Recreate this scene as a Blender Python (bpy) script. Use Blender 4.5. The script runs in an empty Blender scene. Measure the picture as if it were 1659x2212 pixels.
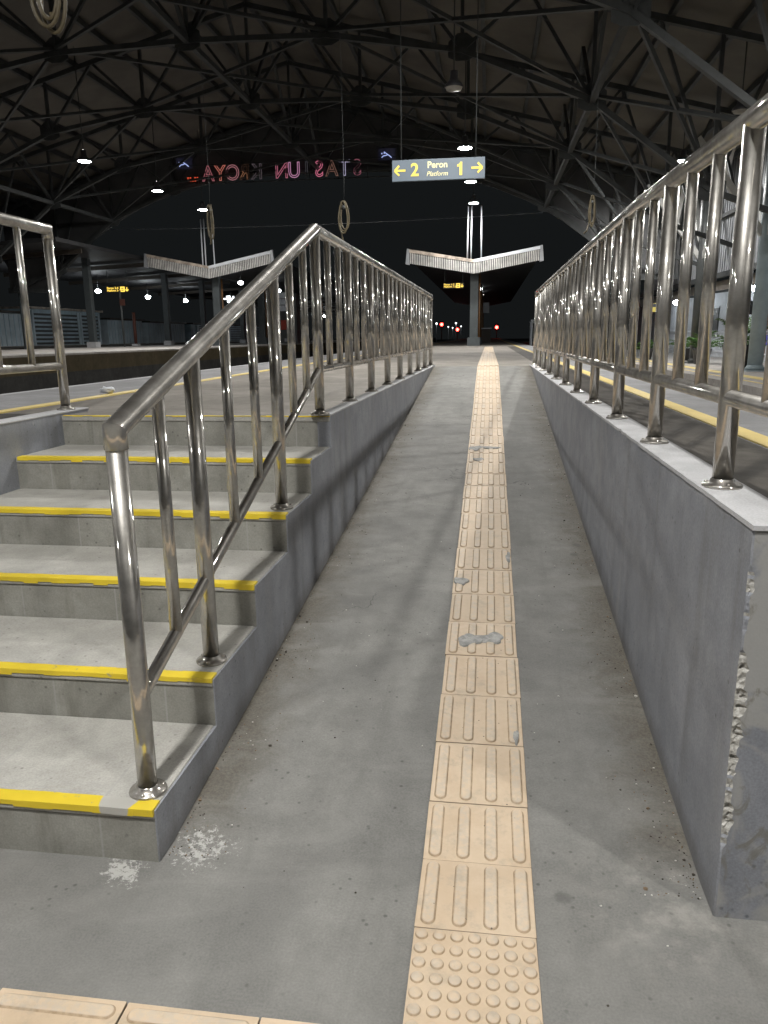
import bpy, bmesh, math, random
from mathutils import Vector, Matrix
R = math.radians
rng = random.Random(7)
sc = bpy.context.scene
col = sc.collection

# ------------------------------------------------------------------ camera
PIT, YAW, ROLL, CAMZ = 0.2295186, 0.1383205, -0.0120709, 1.42561
fw = Vector((-math.sin(YAW)*math.cos(PIT), math.cos(YAW)*math.cos(PIT), -math.sin(PIT)))
rt = Vector((math.cos(YAW), math.sin(YAW), 0)); up = rt.cross(fw)
rt2 = rt*math.cos(ROLL) + up*math.sin(ROLL); up2 = -rt*math.sin(ROLL) + up*math.cos(ROLL)
cd = bpy.data.cameras.new('camera'); cam = bpy.data.objects.new('camera', cd); col.objects.link(cam)
M = Matrix((rt2, up2, -fw)).transposed().to_4x4(); M.translation = (0, 0, CAMZ); cam.matrix_world = M
cd.sensor_fit = 'VERTICAL'; cd.sensor_height = 24; cd.lens = 24*1619.98/2212
cd.clip_start = 0.05; cd.clip_end = 900
sc.camera = cam

# ------------------------------------------------------------------ world: night sky
w = bpy.data.worlds.new('World'); sc.world = w; w.use_nodes = True
nt = w.node_tree; bg = nt.nodes['Background']
sky = nt.nodes.new('ShaderNodeTexSky'); sky.sky_type = 'NISHITA'; sky.sun_disc = False
sky.sun_elevation = R(-7); sky.sun_rotation = R(200)
mx = nt.nodes.new('ShaderNodeMixRGB'); mx.blend_type = 'ADD'; mx.inputs[0].default_value = 1
mx.inputs[2].default_value = (0.070, 0.080, 0.084, 1)      # even lift added to the night sky, also ambient fill
nt.links.new(sky.outputs[0], mx.inputs[1]); nt.links.new(mx.outputs[0], bg.inputs[0])
bg.inputs[1].default_value = 0.10

sc.view_settings.view_transform = 'Standard'; sc.view_settings.look = 'None'
sc.view_settings.exposure = 0.0; sc.view_settings.gamma = 1
sc.cycles.use_denoising = True
sc.cycles.max_bounces = 8; sc.cycles.glossy_bounces = 5; sc.cycles.diffuse_bounces = 3
sc.cycles.sample_clamp_indirect = 6; sc.cycles.caustics_reflective = False; sc.cycles.caustics_refractive = False
LAMP = 900.0          # radiance of the hall lamps' diffusers

# ------------------------------------------------------------------ helpers
def S(*o): return o
class MB:
    """collects shapes into one mesh"""
    def __init__(s): s.bm = bmesh.new()
    def box(s, x0, x1, y0, y1, z0, z1, mi=0, bev=0):
        b = s.bm if not bev else bmesh.new()
        v = [b.verts.new((x, y, z)) for x in (x0, x1) for y in (y0, y1) for z in (z0, z1)]
        fs = [b.faces.new([v[i] for i in f]) for f in ((0,1,3,2),(4,6,7,5),(0,4,5,1),(2,3,7,6),(0,2,6,4),(1,5,7,3))]
        for f in fs: f.material_index = mi
        if bev:
            bmesh.ops.bevel(b, geom=b.edges[:], offset=bev, segments=2, affect='EDGES', profile=0.6)
            for f in b.faces: f.material_index = mi
            me = bpy.data.meshes.new('tmp'); b.to_mesh(me); b.free(); s.bm.from_mesh(me); bpy.data.meshes.remove(me)
        return s
    def hexa(s, pts, mi=0):
        """8 points in box order (x,y,z nested)"""
        v = [s.bm.verts.new(p) for p in pts]
        for f in ((0,1,3,2),(4,6,7,5),(0,4,5,1),(2,3,7,6),(0,2,6,4),(1,5,7,3)):
            s.bm.faces.new([v[i] for i in f]).material_index = mi
        return s
    def prism(s, prof, a, b, axis='x', mi=0):
        """profile in the plane normal to axis, extruded a..b"""
        def P(p, t):
            return {'x': (t, p[0], p[1]), 'y': (p[0], t, p[1]), 'z': (p[0], p[1], t)}[axis]
        A = [s.bm.verts.new(P(p, a)) for p in prof]; B = [s.bm.verts.new(P(p, b)) for p in prof]
        n = len(prof)
        for i in range(n):
            s.bm.faces.new((A[i], A[(i+1) % n], B[(i+1) % n], B[i])).material_index = mi
        s.bm.faces.new(A[::-1]).material_index = mi; s.bm.faces.new(B).material_index = mi
        return s
    def sweep(s, pts, r, n=20, caps=True, mi=0):
        """tube with mitred corners"""
        pts = [Vector(p) for p in pts]
        d0 = (pts[1]-pts[0]).normalized()
        a = Vector((0, 0, 1)) if abs(d0.z) < .9 else Vector((1, 0, 0))
        u = d0.cross(a).normalized(); v = d0.cross(u)
        ring = [pts[0] + u*(r*math.cos(2*math.pi*i/n)) + v*(r*math.sin(2*math.pi*i/n)) for i in range(n)]
        first = [s.bm.verts.new(p) for p in ring]; prev = first
        for k in range(1, len(pts)):
            d = (pts[k]-pts[k-1]).normalized()
            nn = d if k == len(pts)-1 else (d + (pts[k+1]-pts[k]).normalized()).normalized()
            ring = [p + d*((pts[k]-p).dot(nn)/d.dot(nn)) for p in ring]
            cur = [s.bm.verts.new(p) for p in ring]
            for i in range(n):
                f = s.bm.faces.new((prev[i], prev[(i+1) % n], cur[(i+1) % n], cur[i])); f.smooth = True; f.material_index = mi
            if k < len(pts)-1: prev = [s.bm.verts.new(p) for p in ring]
            else: prev = cur
        if caps:
            s.bm.faces.new(first[::-1]).material_index = mi; s.bm.faces.new(prev).material_index = mi
        return s
    def smoothtube(s, pts, r, n=8, mi=0):
        pts = [Vector(p) for p in pts]; rings = []
        u = None
        for k, p in enumerate(pts):
            d = (pts[min(k+1, len(pts)-1)] - pts[max(k-1, 0)]).normalized()
            if u is None:
                u = d.cross(Vector((0, 1, 0.13))).normalized()
            u = (u - d*u.dot(d)).normalized(); v = d.cross(u)
            rings.append([s.bm.verts.new(p + u*(r*math.cos(2*math.pi*i/n)) + v*(r*math.sin(2*math.pi*i/n))) for i in range(n)])
        for A, B in zip(rings, rings[1:]):
            for i in range(n):
                f = s.bm.faces.new((A[i], A[(i+1) % n], B[(i+1) % n], B[i])); f.smooth = True; f.material_index = mi
        s.bm.faces.new(rings[0][::-1]); s.bm.faces.new(rings[-1])
        return s
    def lathe(s, prof, c, n=24, mi=0, smooth=True):
        c = Vector(c); rings = []
        for (r, z) in prof:
            if r < 1e-5: rings.append([s.bm.verts.new(c + Vector((0, 0, z)))])
            else: rings.append([s.bm.verts.new(c + Vector((r*math.cos(2*math.pi*i/n), r*math.sin(2*math.pi*i/n), z))) for i in range(n)])
        for A, B in zip(rings, rings[1:]):
            for i in range(n):
                q = [A[i % len(A)], A[(i+1) % len(A)], B[(i+1) % len(B)], B[i % len(B)]]
                q2 = []
                for x in q:
                    if x not in q2: q2.append(x)
                if len(q2) > 2:
                    f = s.bm.faces.new(q2); f.smooth = smooth; f.material_index = mi
        return s
    def beam(s, a, b, wd, ht, mi=0):
        """rectangular bar from a to b"""
        a, b = Vector(a), Vector(b); d = (b-a).normalized()
        k = Vector((0, 1, 0)) if abs(d.y) < .9 else Vector((1, 0, 0))
        u = d.cross(k).normalized(); v = d.cross(u)
        P = [p + u*(i*ht/2) + v*(j*wd/2) for p in (a, b) for i in (-1, 1) for j in (-1, 1)]
        return s.hexa(P, mi)
    def poly(s, pts, mi=0):
        s.bm.faces.new([s.bm.verts.new(p) for p in pts]).material_index = mi; return s
    def blob(s, c, r, mi=0, sub=1, sq=(1, 1, 1), jit=0):
        m = Matrix.Translation(c) @ Matrix.Diagonal((sq[0], sq[1], sq[2], 1))
        o = bmesh.ops.create_icosphere(s.bm, subdivisions=sub, radius=r, matrix=m)
        for v in o['verts']:
            if jit: v.co += Vector([rng.uniform(-jit, jit)*r for _ in range(3)])
            for f in v.link_faces: f.material_index = mi; f.smooth = (sub > 1)
        return s
    def build(s, name, mats, parent=None, loc=None, weld=False):
        bmesh.ops.recalc_face_normals(s.bm, faces=s.bm.faces)
        me = bpy.data.meshes.new(name); s.bm.to_mesh(me); s.bm.free()
        for m in (mats if isinstance(mats, (list, tuple)) else [mats]): me.materials.append(m)
        o = bpy.data.objects.new(name, me); col.objects.link(o)
        if parent is not None: o.parent = parent
        if loc is not None: o.location = loc
        return o

def thing(name, label, cat, loc=(0, 0, 0), group=None):
    o = bpy.data.objects.new(name, None); col.objects.link(o); o.location = loc
    o.empty_display_size = .2
    o['label'] = label; o['category'] = cat
    if group: o['group'] = group
    return o
def tag(o, label, cat, group=None):
    o['label'] = label; o['category'] = cat
    if group: o['group'] = group
    return o
def struct(o): o['kind'] = 'structure'; return o
def kids(o): return [c for c in bpy.data.objects if c.parent == o]
def copy_tree(o, parent=None):
    c = o.copy(); col.objects.link(c); c.parent = parent
    for ch in kids(o): copy_tree(ch, c)
    return c

# ------------------------------------------------------------------ materials
def newmat(name):
    m = bpy.data.materials.new(name); m.use_nodes = True
    return m, m.node_tree, m.node_tree.nodes['Principled BSDF']
class G:
    """small node-graph builder"""
    def __init__(s, nt): s.nt = nt
    def n(s, t, **kw):
        x = s.nt.nodes.new(t)
        for k, v in kw.items(): setattr(x, k, v)
        return x
    def L(s, a, b): s.nt.links.new(a, b)
    def val(s, sock, v):
        if isinstance(v, (int, float)): sock.default_value = v
        elif isinstance(v, tuple): sock.default_value = v if len(v) == len(sock.default_value) else tuple(v)+(1,)
        else: s.L(v, sock)
    def math(s, op, a, b=0.0, c=None, clamp=False):
        x = s.n('ShaderNodeMath', operation=op, use_clamp=clamp)
        s.val(x.inputs[0], a); s.val(x.inputs[1], b)
        if c is not None: s.val(x.inputs[2], c)
        return x.outputs[0]
    def mix(s, f, a, b, mode='MIX'):
        x = s.n('ShaderNodeMixRGB', blend_type=mode)
        s.val(x.inputs[0], f); s.val(x.inputs[1], a); s.val(x.inputs[2], b); return x.outputs[0]
    def noise(s, vec, scale, detail=4, rough=.55, dist=0.0):
        x = s.n('ShaderNodeTexNoise'); s.L(vec, x.inputs['Vector']); x.inputs['Scale'].default_value = scale
        x.inputs['Detail'].default_value = detail; x.inputs['Roughness'].default_value = rough; x.inputs['Distortion'].default_value = dist
        return x.outputs['Fac']
    def ramp(s, f, lo, hi):
        x = s.n('ShaderNodeMapRange'); x.interpolation_type = 'SMOOTHSTEP'
        s.val(x.inputs[0], f); s.val(x.inputs[1], lo); s.val(x.inputs[2], hi); return x.outputs[0]
    def pos(s): return s.n('ShaderNodeNewGeometry').outputs['Position']
    def obj(s): return s.n('ShaderNodeTexCoord').outputs['Object']
    def xyz(s, v):
        x = s.n('ShaderNodeSeparateXYZ'); s.L(v, x.inputs[0]); return x.outputs
    def scale(s, v, sc3):
        x = s.n('ShaderNodeMapping'); s.L(v, x.inputs[0]); x.inputs['Scale'].default_value = sc3; return x.outputs[0]
    def bump(s, h, strength, dist, bsdf, prev=None):
        x = s.n('ShaderNodeBump'); x.inputs['Strength'].default_value = strength; x.inputs['Distance'].default_value = dist
        s.L(h, x.inputs['Height'])
        if prev is not None: s.L(prev, x.inputs['Normal'])
        s.L(x.outputs[0], bsdf.inputs['Normal']); return x.outputs[0]

def mask_blob(g, P, cx, cy, r0, r1):
    x, y, z = g.xyz(P)
    dx = g.math('SUBTRACT', x, cx); dy = g.math('SUBTRACT', y, cy)
    d = g.math('SQRT', g.math('ADD', g.math('MULTIPLY', dx, dx), g.math('MULTIPLY', dy, dy)))
    return g.ramp(d, r1, r0)

def concrete(name, c1, c2, speck=.0, rough=.8, bump=.25, extra=None, sc1=1.3, pits=True, local=False):
    """trowelled cement: cloudy tone, fine grain, pits, light specks"""
    m, nt, b = newmat(name); g = G(nt)
    P = g.obj() if local else g.pos()
    big = g.noise(P, sc1, 5, .6, .6); mid = g.noise(P, 9, 6, .65); fine = g.noise(P, 160, 3, .6)
    c = g.mix(g.ramp(big, .36, .66), c1, c2)
    c = g.mix(g.math('MULTIPLY', g.ramp(mid, .35, .75), .5), c, tuple(x*.78 for x in c1))
    c = g.mix(.22, c, g.mix(g.ramp(fine, .25, .75), (0.25, .25, .25), (.8, .8, .8)), 'OVERLAY')
    if pits:
        v = g.n('ShaderNodeTexVoronoi'); v.inputs['Scale'].default_value = 26; g.L(P, v.inputs['Vector'])
        pit = g.math('MULTIPLY', g.ramp(v.outputs['Distance'], .19, .06), g.ramp(g.noise(P, 3.2, 3), .44, .58))
        c = g.mix(g.math('MULTIPLY', pit, .65), c, tuple(x*.35 for x in c1))
    if speck:
        v2 = g.n('ShaderNodeTexVoronoi'); v2.inputs['Scale'].default_value = 19; g.L(P, v2.inputs['Vector'])
        sp = g.math('MULTIPLY', g.ramp(v2.outputs['Distance'], .075, .035), g.ramp(g.noise(P, 5.1, 3), .58, .64))
        c = g.mix(g.math('MULTIPLY', sp, speck), c, (.62, .6, .56))
    if extra: c = extra(g, P, c)
    g.L(c, b.inputs['Base Color'])
    g.L(g.math('ADD', rough-.12, g.math('MULTIPLY', mid, .25)), b.inputs['Roughness'])
    n1 = g.bump(fine, bump, .0015, b)
    g.bump(mid, bump*.8, .006, b, n1)
    b.inputs['Specular IOR Level'].default_value = .35
    return m

def plain(name, c, rough=.6, metal=0.0, var=.12, scale=6, bump=0, local=False):
    m, nt, b = newmat(name); g = G(nt); P = g.obj() if local else g.pos()
    f = g.noise(P, scale, 5, .6)
    cc = g.mix(g.ramp(f, .3, .7), tuple(x*(1-var) for x in c), tuple(min(1, x*(1+var)) for x in c))
    g.L(cc, b.inputs['Base Color']); b.inputs['Roughness'].default_value = rough; b.inputs['Metallic'].default_value = metal
    if bump: g.bump(f, bump, .01, b)
    return m
def emit(name, c, s, base=(.02, .02, .02)):
    m, nt, b = newmat(name); b.inputs['Base Color'].default_value = base+(1,)
    b.inputs['Emission Color'].default_value = tuple(c)+(1,); b.inputs['Emission Strength'].default_value = s
    b.inputs['Roughness'].default_value = .5
    return m

XR = 0.585                                   # inner face of the wall right of the ramp
def xl(y): return -.885 + .0125*(y-1.7)      # face of the wall left of the ramp (converges slightly)
RY0, RS = 1.8077, .11049                     # where the ramp starts, its slope
PZ = 1.003                                   # platform level
RY1 = RY0 + PZ/RS

def ramp_extra(g, P, c):
    x, y, z = g.xyz(P)
    # grit and brown dirt gathered along both walls
    n = g.noise(P, 6, 7, .72, .6); n2 = g.noise(P, 110, 4, .7)
    dl = g.math('SUBTRACT', x, g.math('MULTIPLY_ADD', y, .0125, -.906)); dr = g.math('SUBTRACT', XR, x)
    ed = g.math('MINIMUM', dl, dr)
    e = g.math('ADD', ed, g.math('MULTIPLY', g.math('SUBTRACT', n, .5), .42))
    inr = g.ramp(y, 1.75, 2.0)
    m = g.math('MULTIPLY', g.math('MULTIPLY', g.ramp(e, .25, -.03), inr), .85)
    c = g.mix(m, c, g.mix(g.ramp(n2, .3, .7), (.062, .053, .040), (.125, .11, .085)))
    # wheel and shoe scuffs along the ramp, trowel sweeps, hairline cracks
    sc1 = g.noise(g.scale(P, (7, .7, 1)), 1.0, 5, .62, .6)
    c = g.mix(g.math('MULTIPLY', g.ramp(sc1, .52, .74), .30), c, (.11, .108, .10))
    sc2 = g.noise(g.scale(P, (1.1, 3.2, 1)), 1.0, 5, .6, 1.4)
    c = g.mix(g.math('MULTIPLY', g.ramp(sc2, .50, .70), .28), c, (.27, .265, .25))
    wv = g.n('ShaderNodeVectorMath', operation='ADD'); g.L(P, wv.inputs[0])
    nv = g.n('ShaderNodeTexNoise'); nv.inputs['Scale'].default_value = 5; nv.inputs['Detail'].default_value = 5; g.L(P, nv.inputs['Vector'])
    sv = g.n('ShaderNodeVectorMath', operation='SCALE'); g.L(nv.outputs['Color'], sv.inputs[0]); sv.inputs['Scale'].default_value = .35; g.L(sv.outputs[0], wv.inputs[1])
    vc = g.n('ShaderNodeTexVoronoi', feature='DISTANCE_TO_EDGE'); vc.inputs['Scale'].default_value = .8; g.L(wv.outputs[0], vc.inputs['Vector'])
    ck = g.math('MULTIPLY', g.ramp(vc.outputs['Distance'], .0042, .0012), g.ramp(g.noise(P, 1.1, 2), .48, .58))
    c = g.mix(g.math('MULTIPLY', ck, .55), c, (.05, .048, .045))
    # dried white paint spilt at the foot of the stair corner and by the right wall
    sp = g.math('ADD', g.noise(P, 48, 7, .82, .3), g.math('MULTIPLY', g.noise(P, 5.5, 4, .6), .55))
    for cx, cy, r, th in ((-.965, 1.67, .15, .86), (-.80, 1.79, .22, .84), (.56, 1.80, .20, 1.02)):
        k = mask_blob(g, P, cx, cy, .0, r)
        s2 = g.ramp(g.math('ADD', sp, g.math('MULTIPLY', k, .34)), th+.17, th+.25)
        c = g.mix(g.math('MULTIPLY', s2, g.math('MULTIPLY', g.ramp(k, .02, .25), .8)), c, (.47, .465, .445))
    du = g.math('MULTIPLY', mask_blob(g, P, .50, 1.72, .0, .42), g.ramp(g.noise(P, 11, 6, .7), .42, .68))
    c = g.mix(g.math('MULTIPLY', du, .32), c, (.45, .43, .39))
    # oily darker spots on the level ground
    v = g.n('ShaderNodeTexVoronoi'); v.inputs['Scale'].default_value = 3.4; g.L(P, v.inputs['Vector'])
    o = g.math('MULTIPLY', g.ramp(g.math('ADD', v.outputs['Distance'], g.math('MULTIPLY', g.noise(P, 30, 3), .12)), .17, .11), .5)
    return g.mix(g.math('MULTIPLY', o, g.ramp(g.noise(P, 1.7, 2), .5, .6)), c, (.07, .068, .066))
MT = {}
MT['ramp'] = concrete('ramp_cement', (.165, .163, .155), (.215, .212, .20), speck=.8, extra=ramp_extra, bump=.35)
MT['platform'] = concrete('platform_cement', (.17, .155, .135), (.25, .23, .205), speck=.3)
MT['stained'] = concrete('platform_stained_dark', (.042, .036, .030), (.085, .076, .064), rough=.7)
MT['edge'] = concrete('platform_edge_cement', (.20, .20, .205), (.27, .27, .28))
MT['cap'] = concrete('wall_cap_cement', (.40, .40, .41), (.52, .52, .53), pits=False)

def joint_extra(step, off, dark):
    def f(g, P, c):
        x, y, z = g.xyz(P)
        t = g.math('FRACT', g.math('MULTIPLY_ADD', x, 1/step, off))
        d = g.math('ABSOLUTE', g.math('SUBTRACT', t, .5))
        j = g.ramp(d, .012, .004)
        c = g.mix(g.math('MULTIPLY', j, .6), c, (.36, .355, .34))
        # each slab its own tone
        wn = g.n('ShaderNodeTexWhiteNoise', noise_dimensions='2D')
        cb = g.n('ShaderNodeCombineXYZ'); g.L(g.math('FLOOR', g.math('MULTIPLY_ADD', x, 1/step, off+.5)), cb.inputs[0])
        g.L(g.math('FLOOR', g.math('MULTIPLY', y, 2.13)), cb.inputs[1]); g.L(cb.outputs[0], wn.inputs[0])
        c = g.mix(g.math('MULTIPLY', wn.outputs[0], .16), c, (.1, .1, .09))
        if dark:   # water stains running down the risers
            st = g.noise(g.scale(P, (9, 9, 1.2)), 1.0, 5, .6)
            c = g.mix(g.math('MULTIPLY', g.ramp(st, .52, .72), .45), c, (.11, .105, .085))
        return c
    return f
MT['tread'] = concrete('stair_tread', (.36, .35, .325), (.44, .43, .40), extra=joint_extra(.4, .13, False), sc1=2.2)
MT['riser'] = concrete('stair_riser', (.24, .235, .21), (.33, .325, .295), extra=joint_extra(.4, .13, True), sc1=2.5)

def paint_extra(g, P, c):
    # scuffs and pale cement showing through the grey paint
    st = g.noise(g.scale(P, (2, 2, .7)), 2.2, 6, .62, .5)
    c = g.mix(g.math('MULTIPLY', g.ramp(st, .55, .75), .4), c, (.33, .325, .31))
    x, y, z = g.xyz(P)
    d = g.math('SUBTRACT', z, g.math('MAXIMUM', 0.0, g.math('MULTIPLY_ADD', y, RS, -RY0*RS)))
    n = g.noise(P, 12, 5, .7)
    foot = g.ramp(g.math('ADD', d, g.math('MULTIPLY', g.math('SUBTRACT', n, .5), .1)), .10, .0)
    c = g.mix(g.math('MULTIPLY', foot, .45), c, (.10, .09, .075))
    dr = g.noise(g.scale(P, (9, 9, .55)), 1.0, 5, .62)
    c = g.mix(g.math('MULTIPLY', g.ramp(dr, .52, .70), .30), c, (.15, .145, .135))
    sp = g.ramp(g.noise(g.scale(P, (1, 1, .35)), 38, 3), .74, .78)
    return g.mix(g.math('MULTIPLY', sp, .6), c, (.5, .5, .5))
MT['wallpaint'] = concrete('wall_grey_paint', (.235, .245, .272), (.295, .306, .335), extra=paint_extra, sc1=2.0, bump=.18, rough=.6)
def front_extra(g, P, c):
    st = g.noise(g.scale(P, (1.6, 1, 1)), 3.4, 4, .6, 1.0)
    c = g.mix(g.math('MULTIPLY', g.ramp(st, .44, .56), .8), c, (.31, .305, .29))
    s2 = g.noise(g.scale(P, (3, 1, 2)), 4, 5, .65, 1.5)
    return g.mix(g.math('MULTIPLY', g.ramp(s2, .55, .68), .7), c, (.15, .14, .115))
MT['wallfront'] = concrete('wall_patchy_paint', (.17, .18, .205), (.23, .237, .26), extra=front_extra, sc1=2.0, rough=.55)
MT['chipped'] = concrete('broken_cement', (.30, .29, .265), (.52, .51, .485), bump=1.0, sc1=60, speck=.9)
MT['patch'] = concrete('mortar_patch', (.27, .27, .26), (.40, .395, .38), bump=.8, sc1=25, pits=False)

def tile_mat():
    m, nt, b = newmat('tactile_tile'); g = G(nt); P = g.pos(); O = g.obj()
    rnd = g.n('ShaderNodeObjectInfo').outputs['Random']
    n = g.noise(P, 5, 5, .65, .5); n2 = g.noise(P, 45, 5, .7); f = g.noise(P, 200, 2)
    c = g.mix(g.ramp(n, .3, .7), (.54, .415, .29), (.62, .50, .37))
    c = g.mix(g.math('MULTIPLY', rnd, .55), c, (.48, .37, .255))
    zt = g.xyz(O)[2]
    top = g.ramp(zt, .0135, .0165)
    c = g.mix(g.math('MULTIPLY', top, g.math('MULTIPLY', g.ramp(n2, .38, .62), .55)), c, (.44, .395, .335))
    rim = g.math('MULTIPLY', g.ramp(zt, .0118, .0126), g.ramp(zt, .0168, .0150))      # dirt caught along the foot of ribs and studs
    c = g.mix(g.math('MULTIPLY', rim, g.math('MULTIPLY_ADD', g.ramp(n2, .3, .7), .5, .35)), c, (.24, .165, .09))
    edge = g.ramp(zt, .0115, .0095)
    c = g.mix(g.math('MULTIPLY', edge, .7), c, (.12, .09, .06))
    low = g.ramp(g.noise(P, 13, 6, .72), .50, .70)
    c = g.mix(g.math('MULTIPLY', low, .55), c, (.34, .29, .225))
    v = g.n('ShaderNodeTexVoronoi'); v.inputs['Scale'].default_value = 30; g.L(P, v.inputs['Vector'])
    c = g.mix(g.math('MULTIPLY', g.ramp(v.outputs['Distance'], .1, .05), g.ramp(g.noise(P, 4, 2), .56, .6)), c, (.10, .08, .06))
    g.L(c, b.inputs['Base Color']); b.inputs['Roughness'].default_value = .62
    n1 = g.bump(f, .2, .001, b); g.bump(n2, .25, .003, b, n1)
    return m
MT['tile'] = tile_mat()

def yellow_mat(name, c, worn, rough=.5):
    m, nt, b = newmat(name); g = G(nt); P = g.pos()
    n = g.noise(P, 26, 6, .7, .6); n2 = g.noise(P, 4, 4, .6)
    cc = g.mix(g.ramp(n2, .3, .7), tuple(x*.85 for x in c), c)
    cc = g.mix(g.math('MULTIPLY', g.ramp(n, worn, worn+.08), .75), cc, (.30, .29, .25))
    if name.startswith('nosing'):
        k = mask_blob(g, P, -1.0, 1.745, .02, .10)
        kk = g.ramp(g.math('ADD', k, g.math('MULTIPLY', g.noise(P, 14, 3), .6)), .92, 1.0)
        cc = g.mix(kk, cc, (.42, .41, .38))
    g.L(cc, b.inputs['Base Color']); b.inputs['Roughness'].default_value = rough
    g.bump(n, .3, .002, b)
    return m
MT['nosing'] = yellow_mat('nosing_yellow_paint', (.76, .57, .035), .62)
MT['line'] = yellow_mat('line_yellow_paint', (.72, .56, .20), .70)

def steel_mat():
    m, nt, b = newmat('polished_stainless_steel'); g = G(nt); P = g.pos()
    O = g.obj(); x, y, z = g.xyz(P)
    wav = g.noise(g.scale(P, (5, 5, 1.6)), 1.0, 1, .3)                # faint waviness of drawn tube
    sm = g.noise(P, 9, 5, .65); fl = g.noise(g.scale(P, (60, 60, 6)), 1.0, 3, .6)
    foot = g.math('MULTIPLY', g.ramp(g.xyz(O)[2], .10, .0), g.ramp(g.noise(P, 40, 4, .7), .4, .65))
    c = g.mix(g.ramp(sm, .35, .75), (.54, .52, .485), (.61, .59, .555))
    c = g.mix(g.math('MULTIPLY', g.ramp(fl, .6, .8), .25), c, (.42, .39, .34))
    c = g.mix(g.math('MULTIPLY', foot, .35), c, (.30, .25, .19))
    b2 = g.n('ShaderNodeBsdfPrincipled'); out = nt.nodes['Material Output']; ms = g.n('ShaderNodeMixShader')
    for q in (b, b2): g.L(c, q.inputs['Base Color']); q.inputs['Metallic'].default_value = 1
    g.L(g.math('ADD', .055, g.math('MULTIPLY', g.ramp(sm, .45, .78), .12)), b.inputs['Roughness']); b2.inputs['Roughness'].default_value = .46
    g.L(g.math('MULTIPLY_ADD', g.ramp(sm, .3, .7), .16, .28), ms.inputs[0])
    g.L(b.outputs[0], ms.inputs[1]); g.L(b2.outputs[0], ms.inputs[2]); g.L(ms.outputs[0], out.inputs['Surface'])
    # knocks and dents low on the post at the foot of the stairs
    dx = g.math('ADD', x, .942); dy = g.math('SUBTRACT', y, 1.80)
    near = g.math('MULTIPLY', g.ramp(g.math('ADD', g.math('MULTIPLY', dx, dx), g.math('MULTIPLY', dy, dy)), .0025, .0015), g.ramp(z, .95, .62))
    dent = g.math('MULTIPLY', g.noise(g.scale(P, (1, 1, .6)), 15, 1, .4), near)
    n1 = g.bump(wav, .007, .02, b); g.bump(dent, .30, .03, b, n1)
    return m
MT['steel'] = steel_mat()
MT['darksteel'] = plain('truss_dark_paint', (.046, .050, .051), .6, 0, .25, 3)
MT['whitesteel'] = plain('brace_lit_white_paint', (.55, .55, .53), .5, 0, .12, 4)
MT['colblue'] = plain('column_blue_grey_paint', (.30, .36, .385), .45, 0, .1, 3)
MT['pillar'] = plain('pillar_grey_paint', (.06, .07, .074), .5, 0, .12, 3)
MT['coldark'] = plain('column_dark_paint', (.06, .065, .065), .5, 0, .15, 3)
MT['roof'] = plain('roof_sheet', (.112, .101, .086), .7, 0, .22, .6)
MT['gable'] = plain('gable_cladding', (.075, .076, .078), .7, 0, .2, 1.2)
MT['corr'] = plain('corrugated_sheet', (.34, .35, .37), .5, .2, .15, 1.5)
MT['white'] = plain('white_wall_paint', (.62, .64, .68), .6, 0, .06, 2)
MT['fascia'] = plain('white_slats', (.58, .565, .54), .55, 0, .25, 3)
MT['rust'] = plain('rusty_white_edge', (.42, .35, .29), .6, 0, .45, 3)
MT['black'] = plain('black_plastic', (.018, .018, .019), .45, 0, .2, 8)
MT['darkroof'] = plain('dark_roof', (.022, .022, .024), .7, 0, .2, 1)
MT['ballast'] = concrete('track_ballast', (.018, .017, .016), (.04, .038, .035), bump=1.0, sc1=14)
MT['pit'] = concrete('platform_face_dark', (.03, .029, .027), (.05, .048, .044))
MT['pitbrown'] = concrete('platform_face_brown', (.055, .042, .02), (.085, .066, .035))
MT['farplat'] = concrete('far_platform_paving', (.30, .28, .26), (.42, .39, .36))
MT['rail'] = plain('rail_steel', (.12, .08, .07), .4, .8, .3, 10)
MT['rope'] = plain('cable_tan_sheath', (.10, .08, .045), .45, 0, .15, 20)
MT['leaf'] = plain('palm_leaf', (.06, .13, .03), .5, 0, .5, 9)
MT['pot'] = plain('dark_pot', (.03, .03, .03), .5, 0, .2, 10)
MT['door'] = plain('brown_wood_door', (.14, .065, .02), .5, 0, .2, 8)
MT['orange'] = plain('orange_panel', (.70, .16, .03), .5, 0, .05, 3)
MT['blue'] = plain('blue_panel', (.05, .07, .42), .5, 0, .05, 3)
MT['green'] = plain('green_sign', (.03, .22, .16), .5)
MT['rustred'] = plain('rusty_red', (.09, .03, .02), .7)
MT['red'] = plain('red_panel', (.40, .05, .03), .5)
MT['cont'] = plain('container_blue_grey', (.42, .52, .58), .6, 0, .25, 1.2)
MT['contlight'] = plain('shed_light_panel', (.56, .63, .67), .6, 0, .2, .8)
MT['brown'] = plain('brown_beam', (.035, .027, .02), .6)
MT['lamp'] = emit('lamp_diffuser_lit', (1, .985, .95), LAMP)
MT['lampmain'] = emit('lamp_diffuser_main', (1, .985, .945), LAMP*1.82)
MT['lampkey'] = emit('lamp_diffuser_bright', (1, .98, .93), LAMP*1.5)
MT['lampoff'] = plain('lamp_diffuser_off', (.42, .40, .36), .4)
MT['shade'] = plain('lamp_shade_grey', (.10, .10, .11), .4, .3, .15, 9)
MT['farlamp'] = emit('white_lamp_bulb', (.90, .97, 1), 110)
MT['canlamp'] = emit('canopy_lamp_bulb', (.95, .98, 1), 12)
MT['farlamp2'] = emit('small_white_bulb', (.95, .98, 1), 6)
MT['redlens'] = emit('red_signal_lens', (1, .04, .03), 30)
MT['signpanel'] = plain('sign_grey_blue_panel', (.12, .155, .195), .5, 0, .05, 3)
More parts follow.
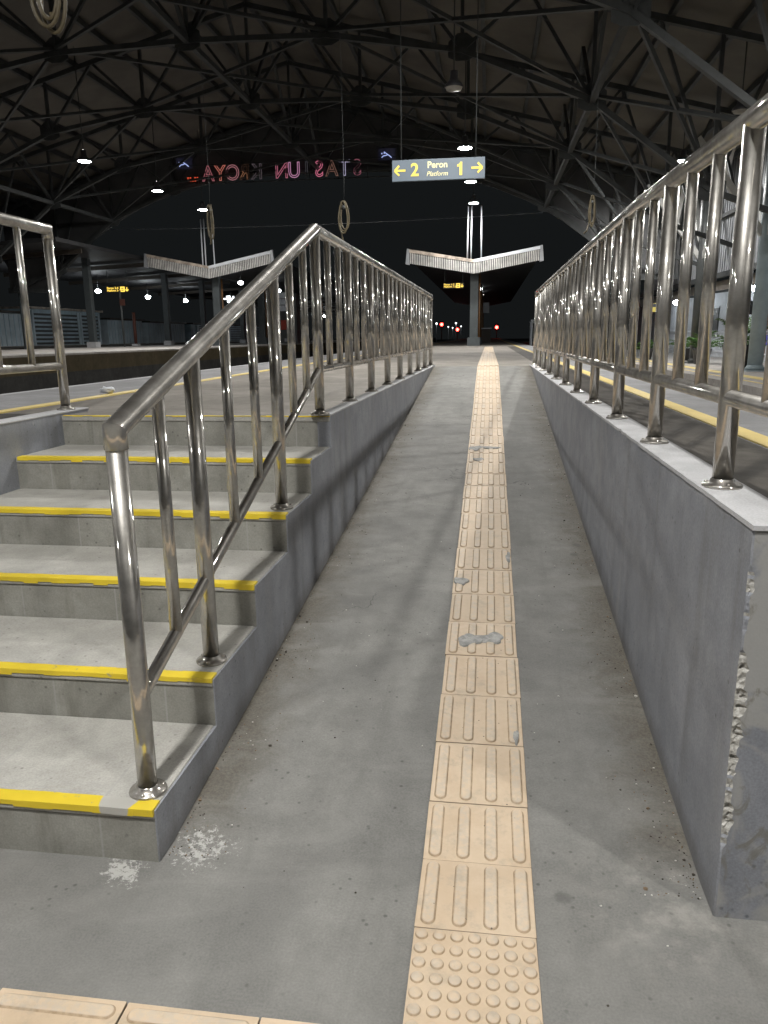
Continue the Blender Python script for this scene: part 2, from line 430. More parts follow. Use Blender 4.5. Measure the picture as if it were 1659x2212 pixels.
MT['signyellow'] = plain('sign_yellow_letters', (.90, .70, .12), .5, 0, .03, 3)
MT['signpale'] = plain('sign_pale_yellow_letters', (.92, .85, .45), .5, 0, .03, 3)
MT['ledyellow'] = emit('backlit_yellow', (1, .68, .10), 1.6)
MT['leddark'] = emit('backlit_dark', (1, .68, .1), .0, (.02, .018, .01))
MT['whiteled'] = emit('white_led', (.9, .97, 1), 4)

# ------------------------------------------------------------------ ground, tracks, platforms
o = MB().box(-220, 220, -60, 420, -.75, -.35).build('ground', MT['ballast']); struct(o)
# level crossing floor the stairs and the ramp come down to
o = MB().box(-14, 8, -9, RY0, -.3, 0).build('crossing_floor', MT['ramp']); struct(o)
# ramp: fine strips so that its surface is one sheet
b = MB()
N = 40
rows = []
for i in range(N+1):
    y = RY0 + (RY1-RY0)*i/N; z = RS*(y-RY0)
    rows.append([b.bm.verts.new((x, y, z)) for x in (xl(y)-.03, xl(y)+.5, 0, .3, XR+.02)])
for A, B in zip(rows, rows[1:]):
    for i in range(4): b.bm.faces.new((A[i], A[i+1], B[i+1], B[i]))
o = b.build('ramp', MT['ramp']); struct(o)
WB = .715       # back of the right-hand wall
LWX = -2.56     # back of the stair's left wall
b = MB()
SY = 1.7183+5*.46807      # front of the platform at the top of the stairs
b.prism([(-2.95, SY+.013), (xl(SY)-.07, SY+.013), (xl(RY1)-.07, RY1), (WB, RY1), (WB, 1.72), (1.03, 1.72), (1.03, 130), (-2.95, 130)], -.3, PZ-.004, 'z', 0)
o = b.build('platform', MT['platform']); struct(o)
o = MB().box(WB, 1.028, 1.71, 30, PZ-.1, PZ+.001).build('stained_paving', MT['stained']); struct(o)
o = MB().box(-2.945, LWX, 1.71, SY+.1, PZ-.1, PZ+.001).build('stained_paving', MT['stained']); struct(o)
o = MB().box(-2.95, LWX, 1.72, SY, -.3, PZ-.1).build('platform', MT['platform']); struct(o)
o = MB().box(1.03, 1.67, 1.72, 130, -.3, PZ-.002).box(-3.95, -2.95, 1.72, 130, -.3, PZ-.002).build('platform_edge', MT['edge']); struct(o)
for x0, x1 in ((1.045, 1.145), (-3.02, -2.92)):
    o = MB().box(x0, x1, 1.725, 126, PZ-.02, PZ+.004).build('yellow_line', MT['line']); struct(o)
# bright nosing stones at the platform lip
for x0, x1 in ((1.62, 1.672), (-3.952, -3.90)):
    o = MB().box(x0, x1, 1.718, 130, PZ-.12, PZ+.002).build('platform_lip', MT['cap']); struct(o)
# side platform on the right, low
o = MB().box(5.0, 14, -20, 130, -.3, .42).build('side_platform', MT['farplat']); struct(o)
for x0, x1 in ((5.42, 5.50), (5.85, 6.15)):
    o = MB().box(x0, x1, -20, 120, .40, .426).build('yellow_line', MT['line']); struct(o)
# island platform far on the left
o = MB().box(-19, -11.02, 4, 160, -.3, 1.10).build('far_platform', MT['farplat']); struct(o)
o = MB().box(-11.02, -11.0, 4, 160, .62, 1.05).box(-11.02, -10.99, 4, 160, -.3, .62, 1).build('far_platform_face', [MT['pitbrown'], MT['pit']]); struct(o)
o = MB().box(-12.05, -11.8, 4, 160, 1.09, 1.105).build('pale_line', MT['cap']); struct(o)
o = MB().box(-40, -21.5, 4, 160, -.3, 1.12).build('yard_paving', MT['stained']); struct(o)

def track(x, label):
    t = thing('railway_track', label, 'railway track', (x, 0, -.2))
    for s in (-.5335, .5335):
        MB().prism([(s-.07, 0), (s+.07, 0), (s+.012, .03), (s+.035, .12), (s+.035, .16), (s-.035, .16), (s-.035, .12), (s-.012, .03)], 1.95, 200, 'y').build('rail', MT['rail'], t)
    b = MB()
    for k in range(120): b.box(-1, 1, 2+k*.65, 2.22+k*.65, -.12, 0)
    b.build('sleepers', MT['pit'], t)
track(3.3, 'dark track between the right platform edge and the low side platform')
track(-5.6, 'dark track directly below the left platform edge')
track(-9.3, 'dark track nearest the brown face of the far left platform')

# ------------------------------------------------------------------ stairs
YN, T, RI = 1.7183, .46807, .16717
st = thing('stairs', 'six concrete steps with yellow painted nosings left of the ramp', 'stairs', (-1.65, YN, 0))
def rel(o, p):
    return o
XA, XB = -2.44, -.945
def child_at_world(o, parent):
    o.parent = parent; o.matrix_parent_inverse = Matrix.Translation(parent.location).inverted(); return o
for k in range(6):
    y0 = YN+T*k; z1 = RI*(k+1); y1 = y0+T-.001 if k < 5 else y0+.012
    b = MB()
    zb = RI*k-.03 if k else -.05
    XB = xl(y0)-.004
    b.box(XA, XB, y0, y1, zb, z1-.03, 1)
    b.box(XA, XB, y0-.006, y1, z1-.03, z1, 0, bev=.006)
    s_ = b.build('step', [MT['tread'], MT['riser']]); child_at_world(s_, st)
    b = MB(); n = 26
    xs = [XA+.01 + (XB-.0-XA-.01)*i/n for i in range(n+1)]
    for i in range(n):
        a0 = .040+rng.uniform(-.002, .002)
        b.box(xs[i], xs[i+1], y0-(.0085 if k < 5 else .0068)-rng.uniform(0, .0006), y0+(a0 if k < 5 else rng.choice((.001, .006, .012, .015))), z1-(.012+rng.uniform(0, .010) if k < 5 else rng.choice((.001, .004))), z1+.0022)
    n_ = b.build('nosing', MT['nosing']); n_.parent = s_
# wall between stairs and ramp: stepped along the stairs, level beyond, painted grey
b = MB()
def stringer_piece(y0, y1, z1, inner, cap):
    xa0, xa1 = xl(y0), xl(y1)
    b.hexa([(inner(y0), y0, -.1), (inner(y0), y0, z1), (inner(y1), y1, -.1), (inner(y1), y1, z1),
            (xa0, y0, -.1), (xa0, y0, z1), (xa1, y1, -.1), (xa1, y1, z1)], 0)
for k in range(5):
    y0 = YN+T*k
    stringer_piece(y0+.001, y0+T+.0005, RI*(k+1)-.005, lambda y: xl(y)-.10, 1)
stringer_piece(SY-.002, RY1+.25, PZ+.004, lambda y: xl(y)-.075, 1)
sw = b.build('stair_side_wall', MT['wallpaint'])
tag(sw, 'low grey painted wall between the stairs and the ramp, stepped at its near end', 'wall')
b = MB()
ys = [SY-.004, 5.5, 7, 9, RY1+.25]
for a, c in zip(ys, ys[1:]):
    b.hexa([(xl(a)-.077, a, PZ+.004), (xl(a)-.077, a, PZ+.012), (xl(c)-.077, c, PZ+.004), (xl(c)-.077, c, PZ+.012),
            (xl(a)+.003, a, PZ+.004), (xl(a)+.003, a, PZ+.012), (xl(c)+.003, c, PZ+.004), (xl(c)+.003, c, PZ+.012)])
b.build('capping', MT['cap'], sw)

# stair's left wall
lw = MB().box(LWX, XA, 1.70, SY+.30, -.1, PZ+.010).build('stair_end_wall', MT['wallpaint'])
tag(lw, 'short grey wall closing the left end of the stairs', 'wall')
MB().box(LWX-.004, XA+.003, 1.695, SY+.305, PZ+.010, PZ+.020, 0, bev=.004).build('capping', MT['cap'], lw)

# wall right of the ramp with its chipped front corner
b = MB()
YF = 1.695
H = 130
BITES = [(.875, .045, .014), (.80, .05, .010), (.665, .055, .020), (.585, .05, .026), (.505, .05, .024), (.43, .05, .018), (.355, .045, .014), (.28, .055, .024), (.225, .03, .014)]
def chip(z):
    c = .003
    for zc, hz, d in BITES:
        q = abs(z-zc)/hz
        if q < 1: c = max(c, d*(1-q**3)*(.80+.14*math.sin(z*150+zc*40)+.10*math.sin(z*331)+.12*rng.random()))
    return c
rowsv = []
for i in range(H+1):
    z = -.05 + (PZ+.05-.002)*i/H
    c = chip(z); d = c*.42; k_ = min(1, c*60)
    p = [(XR, 11.2, z), (XR, 1.95, z), (XR, YF+.003+d*.6, z)]
    mid = [(XR+c*.33, YF+d*(1.0+.35*math.sin(z*190)*k_)+.002*rng.random()*k_, z), (XR+c*.68, YF+d*(.85+.35*math.sin(z*243+1)*k_)+.002*rng.random()*k_, z)]
    q = [(XR+c+.002, YF, z), (XR+.2, YF, z), (2.4, YF, z)]
    rowsv.append([b.bm.verts.new(v) for v in p+mid+q])
for A, B in zip(rowsv, rowsv[1:]):
    for j in range(7):
        f = b.bm.faces.new((A[j], A[j+1], B[j+1], B[j]))
        f.material_index = 0 if j < 2 else ((2 if abs(A[5].co.x-XR) > .012 else 0) if 2 <= j < 5 else 1)
b.poly([(XR, 11.2, -.05), (XR, 11.2, PZ-.002), (WB, 11.2, PZ-.002), (WB, 11.2, -.05)])
rw = b.build('ramp_wall', [MT['wallpaint'], MT['wallfront'], MT['chipped']])
tag(rw, 'grey retaining wall right of the ramp with a chipped front corner', 'wall')
# its cement cap, edge a little ragged
b = MB()
yy = [1.690] + [1.75+.05*i for i in range(190)]
prev = None
for i, y in enumerate(yy):
    j = rng.uniform(-.0012, .0012) if i else 0
    if rng.random() < .08 and 2.3 < y < 7: j += rng.uniform(.003, .007)
    r_ = [b.bm.verts.new(p) for p in ((XR-.002+j, y, PZ-.002), (XR-.001+j, y, PZ+.009), (WB, y, PZ+.009), (WB, y, PZ-.002))]
    if prev:
        for k in range(3): b.bm.faces.new((prev[k], prev[k+1], r_[k+1], r_[k]))
    else: b.bm.faces.new(r_)
    prev = r_
b.build('capping', MT['cap'], rw)

# ------------------------------------------------------------------ tactile paving
def stadium(b, cx, cy, L, W, z0, z1, axis='y', seg=8, grow=.0045):
    def ring(w, l, z):
        pts = []
        for s in (1, -1):
            for i in range(seg+1):
                a = math.pi*i/seg
                px, py = w*math.cos(a)*s, (l-w)*s + w*math.sin(a)*s
                if axis == 'x': px, py = py, -px
                pts.append(b.bm.verts.new((cx+px, cy+py, z)))
        return pts
    A = ring(W/2+grow, L/2+grow, z0); B = ring(W/2, L/2, z1-.0015); C = ring(W/2-.003, L/2-.003, z1)
    n = len(A)
    for P, Q in ((A, B), (B, C)):
        for i in range(n): b.bm.faces.new((P[i], P[(i+1) % n], Q[(i+1) % n], Q[i]))
    b.bm.faces.new(C)
def tile_base(b, hx, hy):
    b.box(-hx, hx, -hy, hy, -.03, .012, 0, bev=.003)
def bar_tile(hy, axis='y'):
    b = MB(); tile_base(b, .1485, hy-.0007)
    for i in range(4):
        c = -.117 + .078*i
        if axis == 'y': stadium(b, c, 0, 2*hy-.028, .030, .0115, .0175, 'y')
        else: stadium(b, 0, c, .265, .030, .0115, .0175, 'x')
    return b
def dot_tile():
    b = MB(); tile_base(b, .1475, .1485)
    for i in range(7):
        for j in range(7):
            c = (-.1275+.0425*i, -.1275+.0425*j, 0)
            b.lathe([(.0165, .0115), (.0145, .0155), (.0125, .0172), (0, .0175)], c, 16)
    return b
tp = thing('tactile_paving', 'long strip of cream tactile tiles running up the middle of the ramp', 'tactile paving', (0, 1.2, 0))
SX = -.006
JY = [1.2598, 1.5598, 1.8080] + [1.4559+.29245*k for k in range(2, 40)]
def put(o, x, y):
    z = max(0, RS*(y-RY0)); a = math.atan(RS) if y > RY0 else 0
    if y > RY1: z, a = PZ, 0
    o.location = (x-tp.location.x, y-tp.location.y, z-.001 + rng.uniform(-.0012, .0012))
    o.rotation_euler = (a + rng.uniform(-.003, .003), rng.uniform(-.004, .004), rng.uniform(-.004, .004))
proto_dot = dot_tile().build('dotted_tile', MT['tile'], tp); put(proto_dot, SX, (JY[0]+JY[1])/2)
d2 = proto_dot.copy(); col.objects.link(d2); put(d2, SX, (JY[0]+JY[1])/2-.301)
pt = bar_tile((JY[2]-JY[1])/2).build('ribbed_tile', MT['tile'], tp); put(pt, SX, (JY[1]+JY[2])/2)
pt = bar_tile((JY[3]-JY[2])/2).build('ribbed_tile', MT['tile'], tp); put(pt, SX, (JY[2]+JY[3])/2)
long_ = bar_tile(.29245/2).build('ribbed_tile', MT['tile'], tp)
tiles = {}
for k in range(3, 96):
    y = 1.4559+.29245*(k-.5)
    t_ = long_ if k == 3 else long_.copy()
    if k > 3: col.objects.link(t_)
    put(t_, SX + rng.uniform(-.002, .002), y); tiles[k] = t_
# mortar repairs and broken bits on some tiles
def patch(t_, cx, cy, rx, ry, name='mortar_patch'):
    b = MB(); n = 22; c0 = b.bm.verts.new((cx, cy, .0205)); ring = []; r2 = []
    ph = [rng.uniform(0, 6.28) for _ in range(4)]
    for i in range(n):
        a = 2*math.pi*i/n
        k = 1+.16*math.sin(2*a+ph[0])+.14*math.sin(3*a+ph[1])+.10*math.sin(5*a+ph[2])
        px = max(-.146, min(.146, cx+rx*k*math.cos(a))); py = max(-.146, min(.146, cy+ry*k*math.sin(a)))
        ring.append(b.bm.verts.new((px, py, .0128))); r2.append(b.bm.verts.new((cx+(px-cx)*.9, cy+(py-cy)*.9, .019+rng.uniform(-.002, .001))))
    for i in range(n):
        b.bm.faces.new((ring[i], ring[(i+1) % n], r2[(i+1) % n], r2[i])); b.bm.faces.new((r2[i], r2[(i+1) % n], c0))
    return b.build(name, MT['patch'], t_)
def tile_at(y): return min(tiles, key=lambda k: abs(1.4559+.29245*(k-.5)-y))
k = tile_at(3.13); patch(tiles[k], -.045, -.02, .055, .055); patch(tiles[k], .045, .0, .055, .045)
k = tile_at(3.60); patch(tiles[k], -.112, -.01, .036, .05)
k = tile_at(6.2); patch(tiles[k], -.09, .0, .06, .07); patch(tiles[k], .03, .02, .09, .035)
k = tile_at(5.9); patch(tiles[k], -.06, -.05, .05, .04)
k = tile_at(2.42); patch(tiles[k], .125, -.10, .012, .035)
k = tile_at(3.86); patch(tiles[k], .132, .02, .014, .07)
tp2 = thing('tactile_paving', 'row of cream tactile tiles crossing the lower ground at the bottom left', 'tactile paving', (-.3, 1.1, 0))
pr = bar_tile(.149, 'x').build('ribbed_tile', MT['tile'], tp2)
for i in range(14):
    t_ = pr if i == 0 else pr.copy()
    if i: col.objects.link(t_)
    t_.location = (-.306-.3005*i+.3, 1.1195-1.1+rng.uniform(-.001, .001), rng.uniform(-.001, .001)); t_.rotation_euler = (0, 0, rng.uniform(-.003, .003))

# ------------------------------------------------------------------ handrails
PR, BR, TR = .0275, .0190, .0305
def flange_prof(): return [(.0, .0), (.052, .0), (.053, .004), (.051, .009), (.034, .012), (.031, .022), (.0285, .024)]
def post(parent, x, y, z0, z1, bent=False):
    b = MB()
    if bent:   # dented lower shaft
        b.sweep([(0, 0, 0), (0.001, 0, .3), (0, 0, z1-z0)], PR, 24)
    else: b.sweep([(0, 0, 0), (0, 0, z1-z0)], PR, 24)
    p = b.build('post', MT['steel'], parent, Vector((x, y, z0))-parent.location)
    b = MB(); b.lathe(flange_prof(), (0, 0, 0), 28)
    for a in (.6, 2.7, 4.8): b.lathe([(.006, .009), (.006, .014), (.0, .016)], (.043*math.cos(a), .043*math.sin(a), 0), 6)
    b.build('base_flange', MT['steel'], p)
    return p
def baluster(parent, x, y, z0, z1):
    return MB().sweep([(0, 0, 0), (0, 0, z1-z0)], BR, 18).build('baluster', MT['steel'], parent, Vector((x, y, z0))-parent.location)

def railpart(name, pts, r, parent, n=24):
    o = MB().sweep([Vector(p)-parent.location for p in pts], r, n).build(name, MT['steel'], parent); return o
# 1: stair flight and ramp's left side
def xr(y): return xl(y)-.058
FT0, FSL = 1.203, .3415           # top rail at the front post, slope on the flight
PTOP, PLOW = 1.973, 1.255
hl = thing('handrail', 'stainless steel handrail that climbs the stairs and follows the left side of the ramp', 'handrail', (xr(1.8), 1.80, RI))
yk = 4.055
ztop = lambda y: FT0+FSL*(y-1.80) if y < yk else PTOP
zlow = lambda y: .452+.3565*(y-1.80) if y < yk else PLOW
YE = 11.0
railpart('top_rail', [(xr(1.8), 1.80, FT0-.05), (xr(1.8), 1.80, FT0), (xr(yk), yk, PTOP), (xr(YE), YE, PTOP), (xr(YE), YE, PTOP-.05)], TR, hl, 28)
railpart('lower_rail', [(xr(1.8), 1.815, zlow(1.815)), (xr(yk), yk, PLOW), (xr(YE), YE, PLOW)], .0195, hl, 20)
def floor_z(y):
    return PZ+.010 if y > SY-.06 else RI*(int((y-YN)/T)+1)
for i, y in enumerate((1.80, 2.32, 3.25, 4.055)): post(hl, xr(y), y, floor_z(y), ztop(y)-(.004 if y > 1.81 else .04), i == 0)
for y in (2.06, 2.63, 2.94, 3.52, 3.785): baluster(hl, xr(y), y, zlow(y)+.004, ztop(y)-.008)
k = 0; y = yk
step_ = (YE-yk)/8
for i in range(8):
    for j in (1, 2):
        baluster(hl, xr(y+step_*j/3), y+step_*j/3, PLOW+.004, PTOP-.008)
    y += step_
    post(hl, xr(y), y, PZ+.010, PTOP-(.004 if i < 7 else .04))
# 2: on the wall right of the ramp
XRR = .645
hr = thing('handrail', 'long stainless steel handrail standing on the wall right of the ramp', 'handrail', (XRR, 2.14, PZ+.009))
Y0R, YER = 1.72, 10.95
def ptr(y): return 1.932+.046*(y-Y0R)/1.9 if y < Y0R+1.9 else 1.978+.014*(y-Y0R-1.9)/7.3
railpart('top_rail', [(XRR, Y0R, ptr(Y0R)), (XRR, Y0R+1.9, ptr(Y0R+1.9)), (XRR, YER, ptr(YER)), (XRR, YER, ptr(YER)-.05)], TR, hr, 28)
railpart('lower_rail', [(XRR, Y0R, PLOW), (XRR, YER, PLOW)], .0225, hr, 20)
sp = (YER-2.14)/10
for i in range(11):
    y = 2.14+sp*i
    post(hr, XRR, y, PZ+.009, ptr(y)-(.004 if i < 10 else .04))
    if i < 10:
        for j in (1, 2): baluster(hr, XRR, y+sp*j/3, PLOW+.004, ptr(y+sp*j/3)-.008)
baluster(hr, XRR, 2.14-sp/3, PLOW+.004, ptr(2.14-sp/3)-.008)
# 3: left end of the stairs
XL3, Y3 = -2.505, 4.22
h3 = thing('handrail', 'short stainless steel handrail on the wall at the left end of the stairs', 'handrail', (XL3, Y3, PZ+.02))
railpart('top_rail', [(XL3, 1.78, 2.043), (XL3, Y3, 2.043), (XL3, Y3, 1.99)], TR, h3, 28)
railpart('lower_rail', [(XL3, 1.78, PLOW+.025), (XL3, Y3, PLOW+.025)], .0225, h3, 20)
for i in range(3):
    y = Y3-.87*i
    post(h3, XL3, y, PZ+.02, 2.043-.03)
    for j in (1, 2):
        if y-.29*j > 1.8: baluster(h3, XL3, y-.29*j, PLOW+.03, 2.035)

# ------------------------------------------------------------------ train shed
CX, HS, YG = -6.9, 14.2, 32.0
def zroof(x): return 10.7-.255*abs(x-CX)
def zarch(x):
    d = abs(x-CX); return max(3.6, 8.0-.66*(d/6.6)**3)
sh = thing('train_shed', 'dark arched steel train shed spanning the tracks and platforms overhead', 'train shed', (CX, YG, 0))
def W(o): return child_at_world(o, sh)
YS = -10
b = MB()
for s in (-1, 1):
    b.hexa([(CX, YS, zroof(CX)), (CX, YS, zroof(CX)+.05), (CX, YG+.6, zroof(CX)), (CX, YG+.6, zroof(CX)+.05),
            (CX+s*15.3, YS, zroof(CX+15.3)), (CX+s*15.3, YS, zroof(CX+15.3)+.05), (CX+s*15.3, YG+.6, zroof(CX+15.3)), (CX+s*15.3, YG+.6, zroof(CX+15.3)+.05)])
W(b.build('roof_sheeting', MT['roof']))
for i in range(-11, 12):
    x = CX+i*1.32
    W(MB().box(x-.05, x+.05, 8, YG, zroof(x)-.16, zroof(x)-.005).build('purlin', MT['darksteel']))
TY = [13.6, 18.2, 22.8, 27.4, 31.9]
nodes = [CX + d for d in (-13.9, -11.6, -9.0, -6.2, -3.2, 0, 3.2, 6.2, 9.0, 11.6, 13.9)]
def zbot(x): return min(zarch(x), zroof(x)-.7)
for y in TY:
    b = MB()
    for i in range(len(nodes)-1):
        x0, x1 = nodes[i], nodes[i+1]
        b.beam((x0, y, zbot(x0)), (x1, y, zbot(x1)), .12, .11)
        b.beam((x0, y, zroof(x0)-.24), (x1, y, zroof(x1)-.24), .13, .13)
        xm = (x0+x1)/2
        b.beam((x0, y, zbot(x0)), (xm, y, zroof(xm)-.24), .08, .07)
        b.beam((xm, y, zroof(xm)-.24), (x1, y, zbot(x1)), .08, .07)
        b.beam((x1, y, zbot(x1)), (x1, y, zroof(x1)-.24), .08, .08)
    t_ = W(b.build('roof_truss', MT['darksteel']))
    for x in nodes[1:-1]:
        r_ = .30; z = zbot(x)
        gg = MB().prism([(x-r_, z-.12), (x-.12, z-.2), (x+.12, z-.2), (x+r_, z-.12), (x+r_, z+.18), (x+.1, z+.34), (x-.1, z+.34), (x-r_, z+.18)], y-.012, y+.012, 'y').build('gusset_plate', MT['darksteel'])
        gg.parent = t_
for xi, x in enumerate((nodes[2], nodes[5], nodes[8])):
    b = MB()
    for y0, y1 in zip(TY, TY[1:]):
        b.beam((x, y0, zbot(x)), (x, y1, zbot(x)), .12, .12)
        b.beam((x, y0, zbot(x)), (x, (y0+y1)/2, zroof(x)-.3), .08, .08)
        b.beam((x, (y0+y1)/2, zroof(x)-.3), (x, y1, zbot(x)), .08, .08)
    W(b.build('longitudinal_bracing', MT['darksteel']))
b = MB()
for (xa, xb) in ((nodes[6], nodes[8]), (nodes[4], nodes[2]), (nodes[8], nodes[9]), (nodes[4], nodes[6])):
    for y0, y1 in zip(TY, TY[1:]):
        b.beam((xa, y0, zbot(xa)+.1), (xb, y1, zbot(xb)+.1), .07, .07)
        b.beam((xb, y0, zbot(xb)+.1), (xa, y1, zbot(xa)+.1), .07, .07)
W(b.build('wind_bracing', MT['darksteel']))
# gable: cladding hung between roof and arch
b = MB(); xs = [CX-HS+i*2*HS/48 for i in range(49)]
for a, c in zip(xs, xs[1:]):
    z0a, z0c = min(zarch(a), zroof(a)-.3), min(zarch(c), zroof(c)-.3)
    y0 = YG+.12
    b.hexa([(a, y0, z0a), (a, y0, zroof(a)), (a, y0+.06, z0a), (a, y0+.06, zroof(a)),
            (c, y0, z0c), (c, y0, zroof(c)), (c, y0+.06, z0c), (c, y0+.06, zroof(c))])
W(b.build('gable_cladding', MT['gable']))
b = MB()
for a, c in zip(xs, xs[1:]):
    b.beam((a, YG+.02, min(zarch(a), zroof(a)-.3)), (c, YG+.02, min(zarch(c), zroof(c)-.3)), .10, .22)
W(b.build('arch_edge', MT['darksteel']))
for i, y in enumerate((8.0, 14.0, 21.4, 27.4, 33.0)):
    for s in (1, -1):
        x = CX+s*HS - (.3 if s > 0 else 0)
        z0 = .42 if s > 0 else -.3
        m = MT['colblue'] if (i % 2 == 0 or s < 0) else MT['coldark']
        c_ = MB().sweep([(x, y, z0+.1), (x, y, zroof(x)-.05)], .19, 24).build('column', m); W(c_)
        f_ = MB().box(x-.3, x+.3, y-.3, y+.3, z0-.02, z0+.04).lathe([(.19, .0), (.26, .02), (.19, .12)], (x, y, z0+.04)).build('base_plate', m)
        f_.parent = c_
        # knee braces to the truss, lit look painted in: white far right, dark elsewhere
        kb = MB()
        if y > 20: kb.beam((x, y, 3.7), (x-s*1.9, y, min(zroof(x-s*1.9)-.3, 6.2)), .14, .16)
        kb.beam((x, y, 3.7), (x, y+2.3, zroof(x)-.3), .14, .16)
        kb.beam((x, y, 3.7), (x, y-2.3, zroof(x)-.3), .14, .16)
        k_ = kb.build('knee_brace', MT['whitesteel'] if (s > 0 and y > 20) else MT['darksteel']); k_.parent = c_
b = MB(); x = CX+HS+.55
for i in range(150):
    y0 = 4+i*.25
    b.hexa([(x, y0, 3.35), (x, y0, 6.95), (x, y0+.125, 3.35), (x, y0+.125, 6.95), (x+.05, y0, 3.35), (x+.05, y0, 6.95), (x+.05, y0+.125, 3.35), (x+.05, y0+.125, 6.95)])
    b.hexa([(x+.03, y0+.125, 3.35), (x+.03, y0+.125, 6.95), (x+.03, y0+.25, 3.35), (x+.03, y0+.25, 6.95), (x+.08, y0+.125, 3.35), (x+.08, y0+.125, 6.95), (x+.08, y0+.25, 3.35), (x+.08, y0+.25, 6.95)])
W(b.build('side_cladding', MT['corr']))
W(MB().box(CX+HS+.40, CX+HS+.53, 4, 42, 3.25, 3.42).box(CX+HS+.42, CX+HS+.53, 4, 42, 5.2, 5.32).build('cladding_rail', MT['darksteel']))

# ------------------------------------------------------------------ hall lamps (pendant, disc diffuser)
def pendant(x, y, z, lit, label, group=None, key=False):
    t = thing('pendant_lamp', label, 'ceiling lamp', (x, y, z), group)
    MB().lathe([(.185, 0), (.19, .02), (.17, .07), (.11, .12), (.085, .17), (.08, .30), (.02, .32), (0, .32)], (0, 0, 0), 24).build('shade', MT['shade'], t)
    MB().lathe([(.172, .012), (.172, .004), (.12, -.010), (0, -.016)] if lit else [(.172, .012), (.15, -.03), (0, -.055)], (0, 0, 0), 24).build('diffuser', MT[key or 'lamp'] if lit else MT['lampoff'], t)
    MB().sweep([(0, 0, .31), (0, 0, zroof(x)-z-.05)], .014, 8).build('stem', MT['darksteel'], t)
    return t
CL = 'lit white pendant lamp over the ramp, '
pendant(-.78, 16.3, 6.17, False, 'unlit pendant lamp hanging high above the yellow and grey platform sign')
pendant(-.74, 21.9, 6.32, True, 'lit white pendant lamp just above the right end of the platform sign')
pendant(-.70, 26.8, 6.38, True, 'lit white pendant lamp just below the right end of the platform sign')
pendant(-.69, 31.2, 6.42, True, 'lit white pendant lamp between the platform sign and the poles of the right canopy')
for y in (-.8, 10.7):
    pendant(-.80 if y > 0 else -1.06, y, 6.25, True, 'lit pendant lamp over the ramp, above the top of the picture', 'hall lamps above the picture', key='lampmain')
pendant(-11.67, 22.0, 6.45, True, 'lit white pendant lamp at the far left, highest of the left row')
pendant(-11.69, 27.0, 6.52, True, 'lit white pendant lamp, middle one of the left row')
pendant(-11.56, 31.0, 6.50, True, 'lit white pendant lamp above the poles of the left canopy')
for y in (12., 2., -3.):
    pendant(-11.65, y, 6.4, True, 'lit pendant lamp outside the view on the left', 'hall lamps outside the view')
pendant(5.26, 18.5, 6.05, False, 'unlit bell pendant lamp above the handrail at the top right')
pendant(5.43, 24.3, 6.25, True, 'lit pendant lamp over the right handrail, nearer of the two')
pendant(5.53, 29.4, 6.34, True, 'lit pendant lamp over the right handrail, farther of the two')
for y in (8.5, -2.5):
    pendant(5.35, y, 6.25, True, 'lit pendant lamp outside the view on the right', 'hall lamps outside the view', key='lampkey')

# ------------------------------------------------------------------ text helper
def text_mesh(name, s, size, mat, parent, loc, depth=.004, bold=0.0, shear=0.0, align='CENTER', mirror=False, outline=None, sx=1.0):
    c = bpy.data.curves.new(name, 'FONT'); c.body = s; c.size = size; c.align_x = align; c.align_y = 'CENTER'
    c.shear = shear; c.offset = bold
    if outline:
        c.fill_mode = 'NONE'; c.bevel_depth = outline; c.bevel_resolution = 1
    else: c.extrude = depth
    c.resolution_u = 4
    to = bpy.data.objects.new('tmp', c); col.objects.link(to)
    dg = bpy.context.evaluated_depsgraph_get(); dg.update()
    me = bpy.data.meshes.new_from_object(to.evaluated_get(dg)); bpy.data.objects.remove(to); bpy.data.curves.remove(c)
    # lay it upright, facing -Y (towards the viewer), or mirrored when it is seen from behind
    k = -1 if mirror else 1
    me.transform(Matrix(((k*sx, 0, 0, 0), (0, 0, 1 if mirror else -1, 0), (0, 1, 0, 0), (0, 0, 0, 1))))
    me.materials.clear(); me.materials.append(mat)
    o = bpy.data.objects.new(name, me); col.objects.link(o); o.parent = parent; o.location = loc
    return o
def arrow_mb(dx, dz, L, wd, depth):
    """line arrow with an open head, pointing along dx, dz, in the XZ plane"""
    b = MB(); d = Vector((dx, 0, dz)).normalized(); n = Vector((-d.z, 0, d.x))
    tip = d*(L/2)
    b.beam(-d*(L/2), tip-d*wd*.6, depth, wd)
    for s in (1, -1): b.beam(tip, tip-d*L*.42+n*s*L*.42, depth+.001*s, wd)
    return b

# platform direction sign
SWD, SHT = 1.61, .345
ps = thing('platform_sign', 'grey hanging sign with yellow arrows, reading 2 Peron Platform 1', 'sign', (-.929, 14.0, 4.24))
MB().box(-SWD/2, SWD/2, 0, .06, -SHT/2, SHT/2, 0, bev=.006).build('panel', MT['signpanel'], ps)
def sx_(f): return -SWD/2+f*SWD
arrow_mb(-1, 0, .19, .034, .008).build('arrow', MT['signyellow'], ps, (sx_(.088), -.006, 0))
arrow_mb(1, 0, .19, .034, .008).build('arrow', MT['signyellow'], ps, (sx_(.912), -.006, 0))
text_mesh('numeral', '2', .29, MT['signyellow'], ps, (sx_(.247), -.004, -.004), bold=.007)
MB().prism([(-.012, -.108), (.036, -.108), (.036, .106), (.002, .106), (-.014, .078), (-.052, .064), (-.052, .030), (-.012, .034)], -.006, .0, 'y').build('numeral', MT['signyellow'], ps, (sx_(.735), -.002, -.002))
text_mesh('lettering', 'Peron', .145, MT['signpale'], ps, (sx_(.492), -.004, .072), bold=.003)
text_mesh('lettering', 'Platform', .108, MT['signpale'], ps, (sx_(.488), -.004, -.072), shear=.25)
